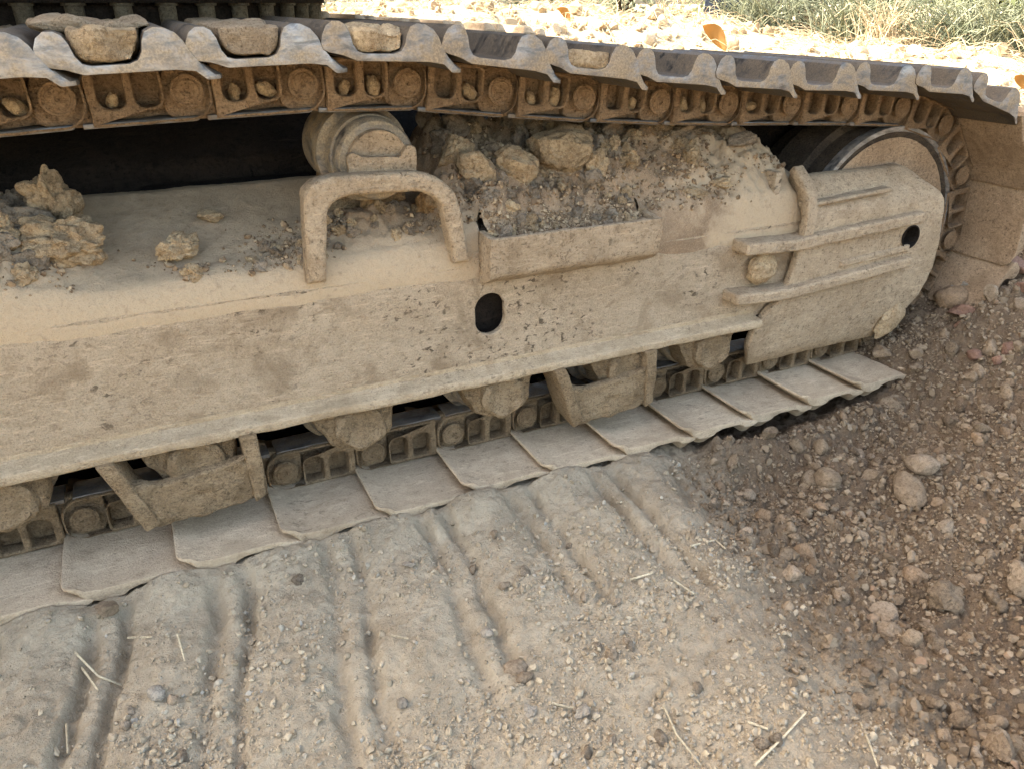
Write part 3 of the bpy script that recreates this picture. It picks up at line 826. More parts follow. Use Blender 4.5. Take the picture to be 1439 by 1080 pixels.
# ---------------------------------------------------------------- loose stones: stuff meshes
GV = {1: [rock_v(1, 300 + k, cuts=6, lump=.22, fine=0, squash=(1, rng.uniform(.7, .95), rng.uniform(.55, .8))) for k in range(10)],
      2: [rock_v(2, 330 + k, cuts=11, lump=.16, fine=.04, keep=.66, squash=(1, rng.uniform(.7, .95), rng.uniform(.55, .8))) for k in range(14)]}
def rotmats(n):
    q = rng.normal(size=(n, 4)); q /= np.linalg.norm(q, axis=1, keepdims=True)
    w, x, y, z = q.T
    return np.stack([np.stack([1 - 2 * (y * y + z * z), 2 * (x * y - z * w), 2 * (x * z + y * w)], -1), np.stack([2 * (x * y + z * w), 1 - 2 * (x * x + z * z), 2 * (y * z - x * w)], -1),
                     np.stack([2 * (x * z - y * w), 2 * (y * z + x * w), 1 - 2 * (x * x + y * y)], -1)], 1)
def stone_mass(name, P, S, sub, mat, label, cat, smooth=True):
    Vs, Fs = [], []; off = 0; var = GV[sub]; which = rng.integers(0, len(var), len(P)); RM = rotmats(len(P))
    for k, (V, F) in enumerate(var):
        idx = np.nonzero(which == k)[0]
        if len(idx) == 0: continue
        W = np.einsum('nij,vj->nvi', RM[idx], V) * S[idx][:, None, None] + P[idx][:, None, :]
        n = len(V); Vs.append(W.reshape(-1, 3)); Fs.append((F[None] + (np.arange(len(idx)) * n)[:, None, None]).reshape(-1, 3) + off); off += n * len(idx)
    me = mesh_np(name, np.concatenate(Vs), np.concatenate(Fs)); smooth_mesh(me, 28)
    return tag(obj(name, me, M[mat]), label, cat, kind='stuff')
def mat_gravel(name, stops):
    t = NT(name)
    r = t.n('ShaderNodeNewGeometry').outputs['Random Per Island']
    c = t.ramp(r, stops)
    n2 = t.noise(110, 5, .7); n3 = t.noise(420, 3, .6)
    c = t.mix(t.math('MULTIPLY', t.vramp(n2, .45, .7), .5), c, lin((98, 80, 62)))
    nb = t.bump(n2, .7, .0025); nb = t.bump(n3, .7, .001, nb)
    return t.fin(c, .94, nb, 0, .15)
M['grav_brown'] = mat_gravel('brown_gravel', [(0, lin((94, 78, 59))), (.35, lin((116, 99, 77))), (.7, lin((131, 113, 90))), (.95, lin((142, 125, 101))), (1, lin((128, 101, 77)))])
M['grav_grey'] = mat_gravel('grey_gravel', [(0, lin((136, 121, 97))), (.4, lin((154, 138, 112))), (.8, lin((170, 155, 128))), (1, lin((150, 143, 128)))])
M['grav_bank'] = mat_gravel('bank_rubble', [(0, lin((140, 120, 92))), (.4, lin((166, 148, 118))), (.8, lin((190, 176, 150))), (1, lin((170, 140, 104)))])
M['grav_dirt'] = mat_gravel('dirt_crumbs', [(0, lin((96, 77, 57))), (.4, lin((126, 104, 79))), (.8, lin((156, 133, 103))), (1, lin((184, 162, 128)))])

def shoe_free(P):
    """not inside the band under the track."""
    return ~((P[:, 1] > -.015) & (P[:, 0] < 2.05))
def scatter(n, x0, x1, y0, y1, dens):
    P = np.stack([rng.uniform(x0, x1, n), rng.uniform(y0, y1, n)], 1)
    return P[rng.uniform(size=n) < dens(P[:, 0], P[:, 1])]
def on_ground(P, S, sink=.35):
    z = ground_h(P[:, 0], P[:, 1]); return np.stack([P[:, 0], P[:, 1], z + S * sink], 1)
def loose_d(x, y):
    return sstep(-.10, .10, x - mound_edge(y) + .10 * vnoise(x * 6, y * 6, seed=77))
def patch(x, y, s=7, seed=0):
    return sstep(-.25, .55, fbm(x * s, y * s, oct=2, seed=seed))
# brown loose gravel at the right
P = scatter(80000, .85, 3.6, -1.5, .60, lambda x, y: loose_d(x, y) * (.35 + .65 * patch(x, y, 6, 61))); P = P[shoe_free(P)]
S = .0028 * (1 + rng.pareto(2.6, len(P))).clip(1, 3.2)
stone_mass('gravel', on_ground(P, S), S, 1, 'grav_brown', 'fine brown gravel scattered over the loose soil', 'gravel')
P = scatter(23000, .9, 3.6, -1.5, .6, lambda x, y: loose_d(x, y) * (.35 + .65 * patch(x, y, 5, 64))); P = P[shoe_free(P)]
S = .0052 * (1 + rng.pareto(2.8, len(P))).clip(1, 2.7)
stone_mass('gravel', on_ground(P, S, .25), S, 2, 'grav_brown', 'coarser brown gravel lying on the loose soil', 'gravel')
# grey crumbs on the packed mound
def comp_d(x, y):
    far = sstep(-.15, -.55, y)
    return (1 - loose_d(x, y)) * (.16 + .84 * patch(x, y, 6, 62)) * (.4 + .6 * far)
P = scatter(78000, -1.2, 1.5, -1.4, .03, comp_d); P = P[shoe_free(P)]
S = .0022 * (1 + rng.pareto(2.5, len(P))).clip(1, 3.4)
stone_mass('gravel', on_ground(P, S, .3), S, 1, 'grav_grey', 'fine grey crumbs on the packed soil below the track', 'gravel')
P = scatter(4000, -1.2, 1.45, -1.4, .0, comp_d); P = P[shoe_free(P)]
S = rng.uniform(.006, .0095, len(P))
stone_mass('gravel', on_ground(P, S, .2), S, 2, 'grav_grey', 'coarser grey crumbs on the packed soil below the track', 'gravel')
# crumbs on the frame
def dirt_d(x, y):
    m = sstep(.80, .88, x) * (1 - sstep(1.40, 1.62, x)) * (.5 + .5 * sstep(.40, .14, y)) + (1 - sstep(.0, .16, x)) * .55 * (.3 + .7 * sstep(-.7, -.2, x)) + .75 * np.exp(-((y - .175) / .035) ** 2) * patch(x, y, 9, 63) * (x > .1) + .9 * np.exp(-((x - .49) / .06) ** 2) * np.exp(-((y - .19) / .05) ** 2)
    return np.clip(m, 0, 1)
P = scatter(20000, -1.3, 1.75, .125, .42, dirt_d); S = .0024 * (1 + rng.pareto(2.2, len(P))).clip(1, 3.6)
P = np.concatenate([P, scatter(1500, .875, 1.225, .07, .13, lambda x, y: x * 0 + 1)]); S = .0024 * (1 + rng.pareto(2.0, len(P))).clip(1, 4.0)
stone_mass('dirt_crumbs', np.stack([P[:, 0], P[:, 1], dirt_h(P[:, 0], P[:, 1]) + S * .25], 1), S, 1, 'grav_dirt', 'loose dirt crumbs lying on the track frame', 'dirt')

#@PLACE
# ---------------------------------------------------------------- single stones on the ground
def stone(name, x, y, z, r, mat, label, cat='stone', sub=4, seed=0, squash=(1, .85, .7), rot=None, up=.35, group=None, **k):
    me = rock_mesh(name, sub, seed, mat, squash=squash, **k)
    o = obj(name, me, None); put(o, (x, y, z + r * up), r, rot or (rng.uniform(-.4, .4), rng.uniform(-.4, .4), rng.uniform(0, 6.3)))
    return tag(o, label, cat, group)
ROUND = dict(cuts=3, lump=.12, fine=.03, keep=.9)
SHARP = dict(cuts=13, lump=.10, fine=.05, keep=.62)
G = [
 (1.540, -.581, -.116, .044, 'stone', 'largest brown angular stone on the loose soil at lower right', SHARP, (1, .9, .85)),
 (1.736, -.328, -.092, .052, 'stone', 'long flat brown stone lying right of the printed mound', ROUND, (1, .62, .42)),
 (1.611, -.202, -.084, .034, 'stone', 'rounded dark brown egg-shaped stone below the front rollers', ROUND, (1, .85, .75)),
 (1.690, -.645, -.101, .045, 'stone_pale', 'pale lumpy stone cut by the right edge of the picture', SHARP, (1, .9, .75)),
 (1.416, -.554, -.122, .034, 'stone_pale', 'pale flat slab leaning left of the largest brown stone', SHARP, (1, .8, .45)),
 (1.551, -.502, -.117, .022, 'stone_ochre', 'small orange stone just above the largest brown stone', ROUND, (1, .9, .8)),
 (1.219, -.672, -.086, .021, 'stone_pale', 'pale blocky stone on the edge of the packed mound', SHARP, (1, .9, .8)),
 (1.334, -.851, -.123, .028, 'stone', 'brown blocky stone in the lower right corner', SHARP, (1, .9, .8)),
 (2.418, .120, .130, .066, 'stone_grey', 'blue-grey flat stone against the front end of the frame', SHARP, (1, .75, .42)),
 (2.354, .100, .075, .046, 'stone_ochre', 'yellowish rounded stone under the blue-grey flat stone', ROUND, (1, .9, .85)),
 (2.507, .053, .150, .060, 'brick', 'broken red brick lump near the idler end', SHARP, (1, .75, .5)),
 (2.600, .010, .190, .060, 'brick', 'red brick fragment at the right edge above the soil pile', SHARP, (.9, .8, .9)),
 (2.005, -.045, -.050, .044, 'stone', 'rounded brown stone under the front lower shoes', ROUND, (1, .8, .7)),
 (2.105, .10, .020, .036, 'stone', 'brown stone lying on the last visible lower shoe', SHARP, (1, .8, .65)),
 (2.316, .030, .039, .046, 'brick', 'flat reddish stone below the yellowish rounded stone', SHARP, (1, .7, .45)),
 (2.358, -.01, .062, .032, 'stone_pale', 'small pale upright stone right of the reddish flat stone', SHARP, (.7, .7, 1)),
 (1.286, -.423, -.075, .024, 'stone_pale', 'pale stone on the slope between mound and brown soil', SHARP, (1, .85, .75)),
 (1.560, -.046, -.069, .025, 'stone', 'brown stone tucked under the shoe edge by the front roller', SHARP, (1, .85, .75)),
 (.667, -.434, -.028, .021, 'stone_pale', 'larger pale pebble of the pair in the printed mound', ROUND, (1, .75, .7)),
 (.672, -.460, -.027, .015, 'stone_pale', 'smaller pale pebble of the pair in the printed mound', ROUND, (1, .7, .6)),
 (.651, -.354, -.023, .012, 'stone_grey', 'small white-grey pebble above the pair in the mound', ROUND, (1, .75, .7)),
 (.473, -.428, -.027, .011, 'stone_grey', 'small blue-grey pebble beside the second print ridge', ROUND, (1, .8, .7)),
 (.725, -.558, -.038, .016, 'stone_grey', 'grey split stone among crumbs at bottom centre', SHARP, (1, .8, .6)),
 (.651, -.521, -.033, .014, 'stone_grey', 'dark grey stone left of the grey split stone', SHARP, (1, .8, .6)),
 (.064, -.040, .006, .028, 'stone', 'brown chunk wedged at the corner of the left lower shoe', SHARP, (1, .7, .55)),
 (.130, -.264, -.009, .015, 'stone_grey', 'grey pebble in the print at lower left', ROUND, (1, .8, .7)),
 (1.800, -.30, -.068, .036, 'stone_pale', 'pale blunt stone touching the long flat brown stone', ROUND, (1, .75, .6)),
 (.582, -.145, .001, .015, 'stone_grey', 'grey flake lying in the third print groove', SHARP, (1, .7, .4)),
]
for i, (x, y, z, r, m, lab, kw, sq) in enumerate(G):
    stone('stone', x, y, float(ground_h(x, y)) if not (2.0 < x < 2.08) else z, r, m, lab, seed=500 + i, squash=sq, **kw)

PEB = {m: [rock_mesh('pebble', 3, 640 + k + j * 20, m, cuts=7, lump=.16, fine=.05, squash=(1, rng.uniform(.7, .95), rng.uniform(.55, .8)), keep=.78) for k in range(5)] for j, m in enumerate(('stone', 'stone_pale', 'stone_ochre', 'brick', 'clod_grey', 'clod_brown'))}
ORD = ['nearest', 'second nearest', 'third nearest', 'fourth nearest', 'fifth nearest', 'sixth nearest', 'seventh nearest', 'eighth nearest', 'ninth nearest', 'tenth nearest', 'eleventh nearest', 'twelfth nearest', 'thirteenth nearest', 'fourteenth nearest', 'fifteenth nearest', 'sixteenth nearest', 'seventeenth nearest', 'eighteenth nearest', 'nineteenth nearest', 'twentieth nearest']
TONE = {'stone': 'brown', 'stone_pale': 'pale', 'stone_ochre': 'ochre', 'brick': 'reddish', 'clod_grey': 'grey', 'clod': 'tan', 'clod_brown': 'dark brown'}
def name_by_neighbours(items, anchors, noun, where, limit=20):
    """items: (object, x, y, material); anchors: (x, y, phrase). Labels each by its rank of nearness to its closest anchor, per colour."""
    by = {}
    for o, x, y, m in items:
        k = min(range(len(anchors)), key=lambda j: (anchors[j][0] - x) ** 2 + (anchors[j][1] - y) ** 2)
        by.setdefault((k, TONE[m]), []).append((math.hypot(anchors[k][0] - x, anchors[k][1] - y), o))
    for (k, tone), L in by.items():
        for i, (_, o) in enumerate(sorted(L, key=lambda q: q[0])):
            if i < limit: o['label'] = f'small {tone} {noun}, {ORD[i]} of its colour to the {anchors[k][2]}'
            else: o['label'] = f'small {tone} {noun} {where}'
GA = [(1.54, -.581, 'largest brown stone'), (1.736, -.328, 'long flat stone'), (1.611, -.202, 'egg-shaped stone'), (1.416, -.554, 'leaning pale slab'), (1.219, -.672, 'pale blocky stone'), (1.334, -.851, 'lower right corner stone'),
      (2.354, .1, 'yellowish rounded stone'), (2.507, .053, 'broken red brick'), (2.316, .03, 'flat reddish stone'), (1.286, -.423, 'pale slope stone'), (.667, -.434, 'pair of pale pebbles'), (.473, -.428, 'blue-grey pebble'), (.725, -.558, 'grey split stone'), (.064, -.04, 'wedged brown chunk'), (.13, -.264, 'grey lower left pebble'), (.582, -.145, 'grey flake')]
def pebbles(n, area, dens, r0, r1, mats, label, group, cat):
    P = scatter(n * 8, *area, dens); P = P[shoe_free(P)][:n]; items = []
    for (x, y) in P:
        m = mats[rng.integers(0, len(mats))]; r = rng.uniform(r0, r1) * rng.uniform(.8, 1.25)
        o = obj('pebble', PEB[m][rng.integers(0, 5)], None); put(o, (x, y, float(ground_h(x, y)) + r * rng.uniform(-.05, .35)), r)
        tag(o, label, cat, group); items.append((o, x, y, m))
    name_by_neighbours(items, GA, 'clod' if cat == 'clod' else ('rubble pebble' if 'rubble' in label else 'pebble'), label.split(' ', 3)[3] if cat == 'clod' else label.split(' ', 2)[2])
pebbles(215, (1.12, 2.25, -1.0, .05), loose_d, .012, .022, ('stone', 'stone', 'stone', 'clod_brown', 'clod_brown', 'stone_pale', 'stone_ochre'), 'small stone among the loose brown soil right of the mound', 'small stones in the loose brown soil', 'stone')
pebbles(26, (2.1, 2.7, -.3, .15), lambda x, y: x * 0 + 1, .016, .030, ('stone', 'stone_pale', 'brick', 'stone'), 'small stone on the rubble pile before the idler', 'small stones on the rubble pile', 'stone')
pebbles(64, (-.30, 1.2, -.95, -.05), comp_d, .009, .0135, ('stone_pale', 'clod_grey', 'clod_grey'), 'small grey clod lying on the printed mound', 'small clods on the printed mound', 'clod')

# ---------------------------------------------------------------- clods and rocks on the track frame
POR = dict(cuts=5, lump=.30, fine=.15, keep=.78)
D = [
 ('rock', .862, .262, .640, .050, 'clod', 'tan rock leaning beside the right leg of the arch', SHARP, (.85, .8, 1), .5),
 ('rock', .893, .205, .612, .052, 'clod', 'broken pale rock between the leaning rock and the square rock', SHARP, (1, .8, .75), .45),
 ('rock', .965, .195, .618, .056, 'clod', 'square-edged tan rock in the middle of the dirt heap', SHARP, (.95, .8, .9), .45),
 ('rock', 1.095, .215, .622, .080, 'clod', 'largest tan rock on the dirt heap', SHARP, (1.15, .8, .78), .45),
 ('rock', 1.148, .165, .601, .028, 'clod_grey', 'small grey rock against the right foot of the largest rock', SHARP, (1, .8, .8), .4),
 ('rock', .890, .335, .685, .036, 'clod_grey', 'brown rock high on the heap behind the leaning rock', SHARP, (1, .8, .8), .3),
 ('rock', .850, .385, .675, .030, 'clod_grey', 'dark rock behind the carrier roller on the heap', SHARP, (1, .8, .9), .3),
 ('clod', 1.585, .225, .652, .042, 'clod_grey', 'flat overhanging mud flake at the right end of the heap', SHARP, (1.2, .8, .45), .5),
 ('clod', 1.444, .265, .673, .030, 'clod_grey', 'brown clod on the heap crest under the links', POR, (1.2, .8, .6), .3),
 ('clod', 1.522, .285, .674, .022, 'clod_grey', 'small dark clod on the crest beside the mud flake', POR, (1.2, .8, .6), .3),
 ('clod', 1.487, .163, .575, .027, 'clod', 'tan clod half sunk in the smooth right slope', POR, (1.2, .8, .5), .15),
 ('clod', 1.406, .152, .580, .028, 'clod', 'tan clod left on the smooth right slope', SHARP, (1.3, .8, .45), .15),
 ('clod', .295, .200, .545, .036, 'clod', 'tan clod alone on the dusty frame top left of the arch', POR, (1, .8, .75), .55),
 ('clod', .312, .140, .526, .020, 'clod', 'small pale clod below the lone tan clod', POR, (1, .8, .8), .4),
 ('clod', .368, .299, .582, .022, 'clod', 'wedge-shaped pale clod high on the frame top', SHARP, (1.1, .8, .8), .5),
 ('clod', .700, .262, .578, .048, 'clod_red', 'rough ochre clod seen through the arch', POR, (1, .7, .62), .55),
 ('clod', .785, .222, .564, .034, 'clod_red', 'ochre clod beside the right leg inside the arch', POR, (.8, .7, 1.05), .5),
 ('clod', .112, .300, .625, .048, 'clod', 'porous tan clod standing tallest at the left end', POR, (.8, .75, 1.15), .85),
 ('clod', .128, .215, .575, .060, 'clod', 'big porous tan clod below the tallest clod', POR, (1.15, .8, .8), .4),
 ('clod', .058, .330, .633, .027, 'clod_grey', 'grey clod on the skyline left of the tallest clod', POR, (1, .8, .9), .5),
 ('clod', .066, .253, .611, .034, 'clod_grey', 'grey clod left of the big porous clod', POR, (1.1, .8, .8), .35),
 ('clod', .020, .270, .627, .030, 'clod_grey', 'grey clod at the left picture edge on the frame', POR, (1, .8, .9), .35),
 ('clod', .038, .202, .590, .030, 'clod_grey', 'flat grey clod low at the left picture edge', SHARP, (1.2, .8, .6), .35),
 ('clod', .072, .180, .572, .024, 'clod_grey', 'small grey clod at the foot of the left clod pile', POR, (1, .8, .8), .35),
]
for i, (nm, x, y, z, r, m, lab, kw, sq, up) in enumerate(D):
    stone(nm, x, y, float(dirt_h(x, y)), r, m, lab, nm, sub=5, seed=700 + i, squash=sq, rot=(rng.uniform(-.3, .3), rng.uniform(-.3, .3), rng.uniform(-.5, .5)), up=up, **kw)
LUMP = [rock_mesh('mud_lump', 3, 860 + k, 'clod', cuts=3, lump=.16, fine=.10, keep=.85) for k in range(5)]
FC = {m: [rock_mesh('clod', 4, 760 + k + j * 20, m, **POR) for k in range(5)] for j, m in enumerate(('clod', 'clod_grey'))}
def frame_clods(n, area, dens, r0, r1, label, group, anchors):
    P = scatter(n * 12, *area, dens)[:n]; items = []
    for (x, y) in P:
        m = ('clod', 'clod_grey')[int(rng.integers(0, 2))]; r = rng.uniform(r0, r1)
        o = obj('clod', FC[m][rng.integers(0, 5)], None); put(o, (x, y, float(dirt_h(x, y)) + r * .3), r); tag(o, label, 'clod', group); items.append((o, x, y, m))
    name_by_neighbours(items, anchors, 'clod', label.split('clod ', 1)[1])
frame_clods(46, (.86, 1.24, .075, .20), lambda x, y: x * 0 + 1, .008, .017, 'small dirt clod in the tray-shaped bracket', 'small clods in the tray bracket', [(.86, .08, 'left end of the tray'), (1.24, .08, 'right end of the tray'), (1.05, .07, 'middle of the tray front')])
frame_clods(56, (.84, 1.45, .18, .40), lambda x, y: x * 0 + 1, .012, .031, 'small dirt clod on the brown heap behind the tray bracket', 'small clods on the dirt heap', [(.86, .26, 'leaning tan rock'), (1.095, .215, 'largest heap rock'), (1.444, .265, 'crest clod under the links')])
frame_clods(34, (-.30, .12, .125, .35), lambda x, y: x * 0 + 1, .011, .024, 'small clod in the pile at the left end of the frame', 'small clods at the left end of the frame', [(.128, .215, 'big porous clod'), (.02, .27, 'left edge grey clod'), (.072, .18, 'foot of the clod pile')])
frame_clods(26, (.54, .78, .15, .24), lambda x, y: x * 0 + 1, .007, .016, 'small clod in the dirt under the arch', 'small clods under the arch', [(.60, .18, 'dirt left under the arch'), (.74, .18, 'dirt right under the arch')])
frame_clods(16, (.40, .56, .13, .20), lambda x, y: x * 0 + 1, .007, .014, 'small clod by the left foot of the arch', 'small clods by the arch', [(.50, .15, 'left foot of the arch'), (.40, .15, 'dusty frame left of the arch')])
# round clod wedged between the ribs and a cracked crust low on the yoke
stone('clod', 1.595, .098, .380, .046, 'clod', 'round mud clod wedged between the two ribs', 'clod', seed=811, squash=(.95, .5, .9), rot=(0, 0, 0), up=0, **dict(cuts=4, lump=.16, fine=.06, keep=.85))
stone('mud_crust', 2.105, .105, .155, .062, 'clod', 'cracked mud crust peeling off the lower end of the yoke', 'mud', seed=812, squash=(1.1, .42, .62), rot=(0, R(-38), 0), up=0, **dict(cuts=10, lump=.1, fine=.05, keep=.7))

# mud packed between the grousers of upper shoes, and lumps caught in the link windows
def mud_fill(seed, top, y1, rough):
    me = sweep('packed_mud', [(-.130, .0585), (-.076, .0585), (-.064, .066), (-.0595, .080), (-.0575, top), (-.1475, top), (-.1455, .080), (-.141, .066)], .006, y1, 'Y', .004)
    me = roughen(me, rough, 26, seed, .009)
    me.materials.append(M['mud' if seed % 2 else 'clod']); return me
labs = {0: 'packed mud between the grousers of the leftmost upper shoe', 1: 'cracked slab of dry mud in the second upper shoe from the left', 2: 'smooth slab of packed mud in the third upper shoe', 3: 'crumbly ochre mud in the fourth upper shoe', 5: 'thin crust of mud in the sixth upper shoe'}
ups = sorted([sp_ for sp_ in shoe_pos if sp_[3] and sp_[1][0] > .1], key=lambda s_: s_[1][0])
for k, lab in labs.items():
    p, q, a, _ = ups[k]
    o = obj('packed_mud', mud_fill(31 + k, (.096, .101, .098, .090, 0, .070)[k], (.5, .42, .5, .3, 0, .1)[k], (.006, .008, .006, .010, 0, .006)[k]), None); place(o, p, q); tag(o, lab, 'mud', 'mud packed in the upper shoes')
p, q, a, _ = ups[1]
fk = roughen(sweep('mud_flake', rounded([(-.20, .108), (-.15, .112), (-.09, .102), (-.05, .106), (-.035, .100), (-.10, .094), (-.17, .098)], .006, 2), .06, .30, 'Y', .003), .009, 18, 77, .010); fk.materials.append(M['mud'])
o = obj('mud_flake', fk, None); place(o, p, q); tag(o, 'curled flake of dry mud on top of the second upper shoe', 'mud')
for k, (p, q, a, _) in enumerate(ups[:9]):
    ca, sa = math.cos(a), math.sin(a)
    for j, wx in enumerate((-.114, -.061)):
        if (k, j) in ((1, 1), (4, 0), (6, 0), (8, 1)): continue
        r = rng.uniform(.014, .021); lz = -.021 + r * .75
        o = obj('mud_lump', LUMP[rng.integers(0, 5)], None)
        put(o, (q[0] + ca * wx - sa * lz, .190, q[1] + sa * wx + ca * lz), (r * 1.15, r * .8, r * .9)); tag(o, f"mud lump lodged in the {('left', 'right')[j]} window of the {('first', 'second', 'third', 'fourth', 'fifth', 'sixth', 'seventh', 'eighth', 'ninth')[k]} upper link from left", 'mud', 'mud lumps in the upper link windows')

# ---------------------------------------------------------------- straws and twigs on the ground
def straw(pts, w, label, group=None, mat='straw'):
    bm = bmesh.new(); rings = []
    for i, (x, y, dz) in enumerate(pts):
        z = float(ground_h(x, y)) + .004 + dz; n = 5; rr = w * (1 - .4 * i / len(pts))
        d = Vector(pts[min(i + 1, len(pts) - 1)][:2]) - Vector(pts[max(i - 1, 0)][:2]); d.normalize(); s_ = Vector((-d.y, d.x, 0))
        rings.append([bm.verts.new(Vector((x, y, z)) + s_ * rr * math.cos(6.283 * k / n) + Vector((0, 0, 1)) * rr * math.sin(6.283 * k / n)) for k in range(n)])
    for A, B in zip(rings, rings[1:]):
        for k in range(5): bm.faces.new((A[k], A[(k + 1) % 5], B[(k + 1) % 5], B[k]))
    bm.faces.new(rings[0]); bm.faces.new(rings[-1])
    return tag(obj('straw', bm_mesh('straw', bm, 60), M[mat]), label, 'straw', group)
straw([(0.013, -0.109, 0.004), (0.047, -0.178, 0.004), (0.076, -0.188, 0.004)], .0022, 'forked dry straw on the packed soil at lower left')
straw([(0.020, -0.134, 0.004), (0.046, -0.205, 0.004)], .0022, 'short straw beside the forked straw at lower left')
straw([(0.847, -0.600, 0.004), (0.832, -0.655, 0.004), (0.836, -0.710, 0.004)], .0022, 'long pale straw at bottom centre right')
straw([(0.903, -0.746, 0.004), (0.975, -0.728, 0.004), (1.044, -0.705, 0.004)], .0022, 'long bent straw slanting up at bottom right')
straw([(1.129, -0.742, 0.004), (1.094, -0.789, 0.004), (1.075, -0.818, 0.004)], .0022, 'thick straw standing at the bottom edge on the mound slope')
straw([(1.114, -0.316, 0.004), (1.185, -0.307, 0.004), (1.180, -0.343, 0.004)], .0022, 'bent straw on the mound below the front guard')
straw([(0.950, -0.346, 0.004), (0.993, -0.354, 0.004)], .0022, 'short pale straw right of the fourth print')
straw([(1.023, -0.382, 0.004), (1.046, -0.418, 0.004)], .0022, 'thin straw on the mound edge right of the prints')
straw([(0.688, -0.523, 0.004), (0.710, -0.541, 0.004), (0.740, -0.556, 0.004)], .0022, 'thick reddish twig among crumbs at bottom centre')
straw([(0.170, -0.152, 0.004), (0.176, -0.215, 0.004)], .0022, 'thin straw in the first print groove')
straw([(0.089, -0.088, 0.004), (0.131, -0.140, 0.004)], .0022, 'short straw in the shade of the left shoes')
straw([(0.465, -0.531, 0.004), (0.494, -0.527, 0.004)], .0022, 'short straw at the bottom edge left of centre')
straw([(0.497, -0.299, 0.004), (0.521, -0.322, 0.004)], .0022, 'short thick straw beside the second print ridge')
straw([(0.943, -0.685, 0.004), (0.960, -0.709, 0.004)], .0022, 'short straw right of the bottom gravel patch')
straw([(-0.001, -0.240, 0.004), (0.004, -0.303, 0.004)], .0022, 'dark thin twig in the lower left corner')

# ---------------------------------------------------------------- background bank: straw litter, rubble, shrubs
def polar(th, r):
    return .26 + r * math.sin(R(th)), -1.28 + r * math.cos(R(th))
def strip_mass(name, items, w, mat, label, cat):
    """items: (n,k,3) polylines; each becomes a thin three-sided stalk."""
    n, k, _ = items.shape
    d = np.gradient(items, axis=1); d /= np.linalg.norm(d, axis=2, keepdims=True) + 1e-9
    ref = rng.normal(size=(n, 1, 3)); a = np.cross(d, ref); a /= np.linalg.norm(a, axis=2, keepdims=True) + 1e-9; b = np.cross(d, a)
    ww = (w if np.ndim(w) == 0 else np.asarray(w)[:, None, None]) * np.linspace(1, .45, k)[None, :, None]
    V = np.stack([items + ww * (a * math.cos(t) + b * math.sin(t)) for t in (0, 2.094, 4.189)], 2)       # n,k,3,3
    I = np.arange(n * k * 3).reshape(n, k, 3)
    F = np.concatenate([np.stack([I[:, :-1, j], I[:, :-1, (j + 1) % 3], I[:, 1:, (j + 1) % 3], I[:, 1:, j]], -1).reshape(-1, 4) for j in range(3)])
    me = mesh_np(name, V.reshape(-1, 3), F, True)
    return me
def litter(n, th0, th1, r0, r1, len_, lift):
    th = rng.uniform(th0, th1, n); r = rng.uniform(r0, r1, n)
    x = .26 + r * np.sin(np.radians(th)); y = -1.28 + r * np.cos(np.radians(th))
    az = rng.uniform(0, 6.28, n); L = rng.uniform(.4, 1.2, n) * len_; el = np.abs(rng.normal(0, lift, n)); cv = rng.normal(0, .6, n)
    pts = []
    for t in np.linspace(0, 1, 5):
        a = az + cv * t
        px, py = x + L * t * np.cos(a) * np.cos(el), y + L * t * np.sin(a) * np.cos(el)
        pts.append(np.stack([px, py, ground_h(px, py) + .012 + L * np.sin(el) * np.sin(t * 2.4)], -1))
    return np.stack(pts, 1)
o = obj('straw_litter', strip_mass('straw_litter', litter(4200, 10, 78, 4.2, 8.2, .30, .22), .003, 'straw', '', ''), M['straw']); tag(o, 'dry straw litter covering the sunlit bank behind the track', 'straw', kind='stuff')
n = 3200; th = rng.uniform(8, 80, n); r = rng.uniform(3.6, 10, n); x = .26 + r * np.sin(np.radians(th)); y = -1.28 + r * np.cos(np.radians(th))
S = .022 * (1 + rng.pareto(2.4, n)).clip(1, 4)
stone_mass('rubble', np.stack([x, y, ground_h(x, y) + S * .25], 1), S, 2, 'grav_bank', 'pale clods and rubble strewn over the sunlit bank', 'rubble')

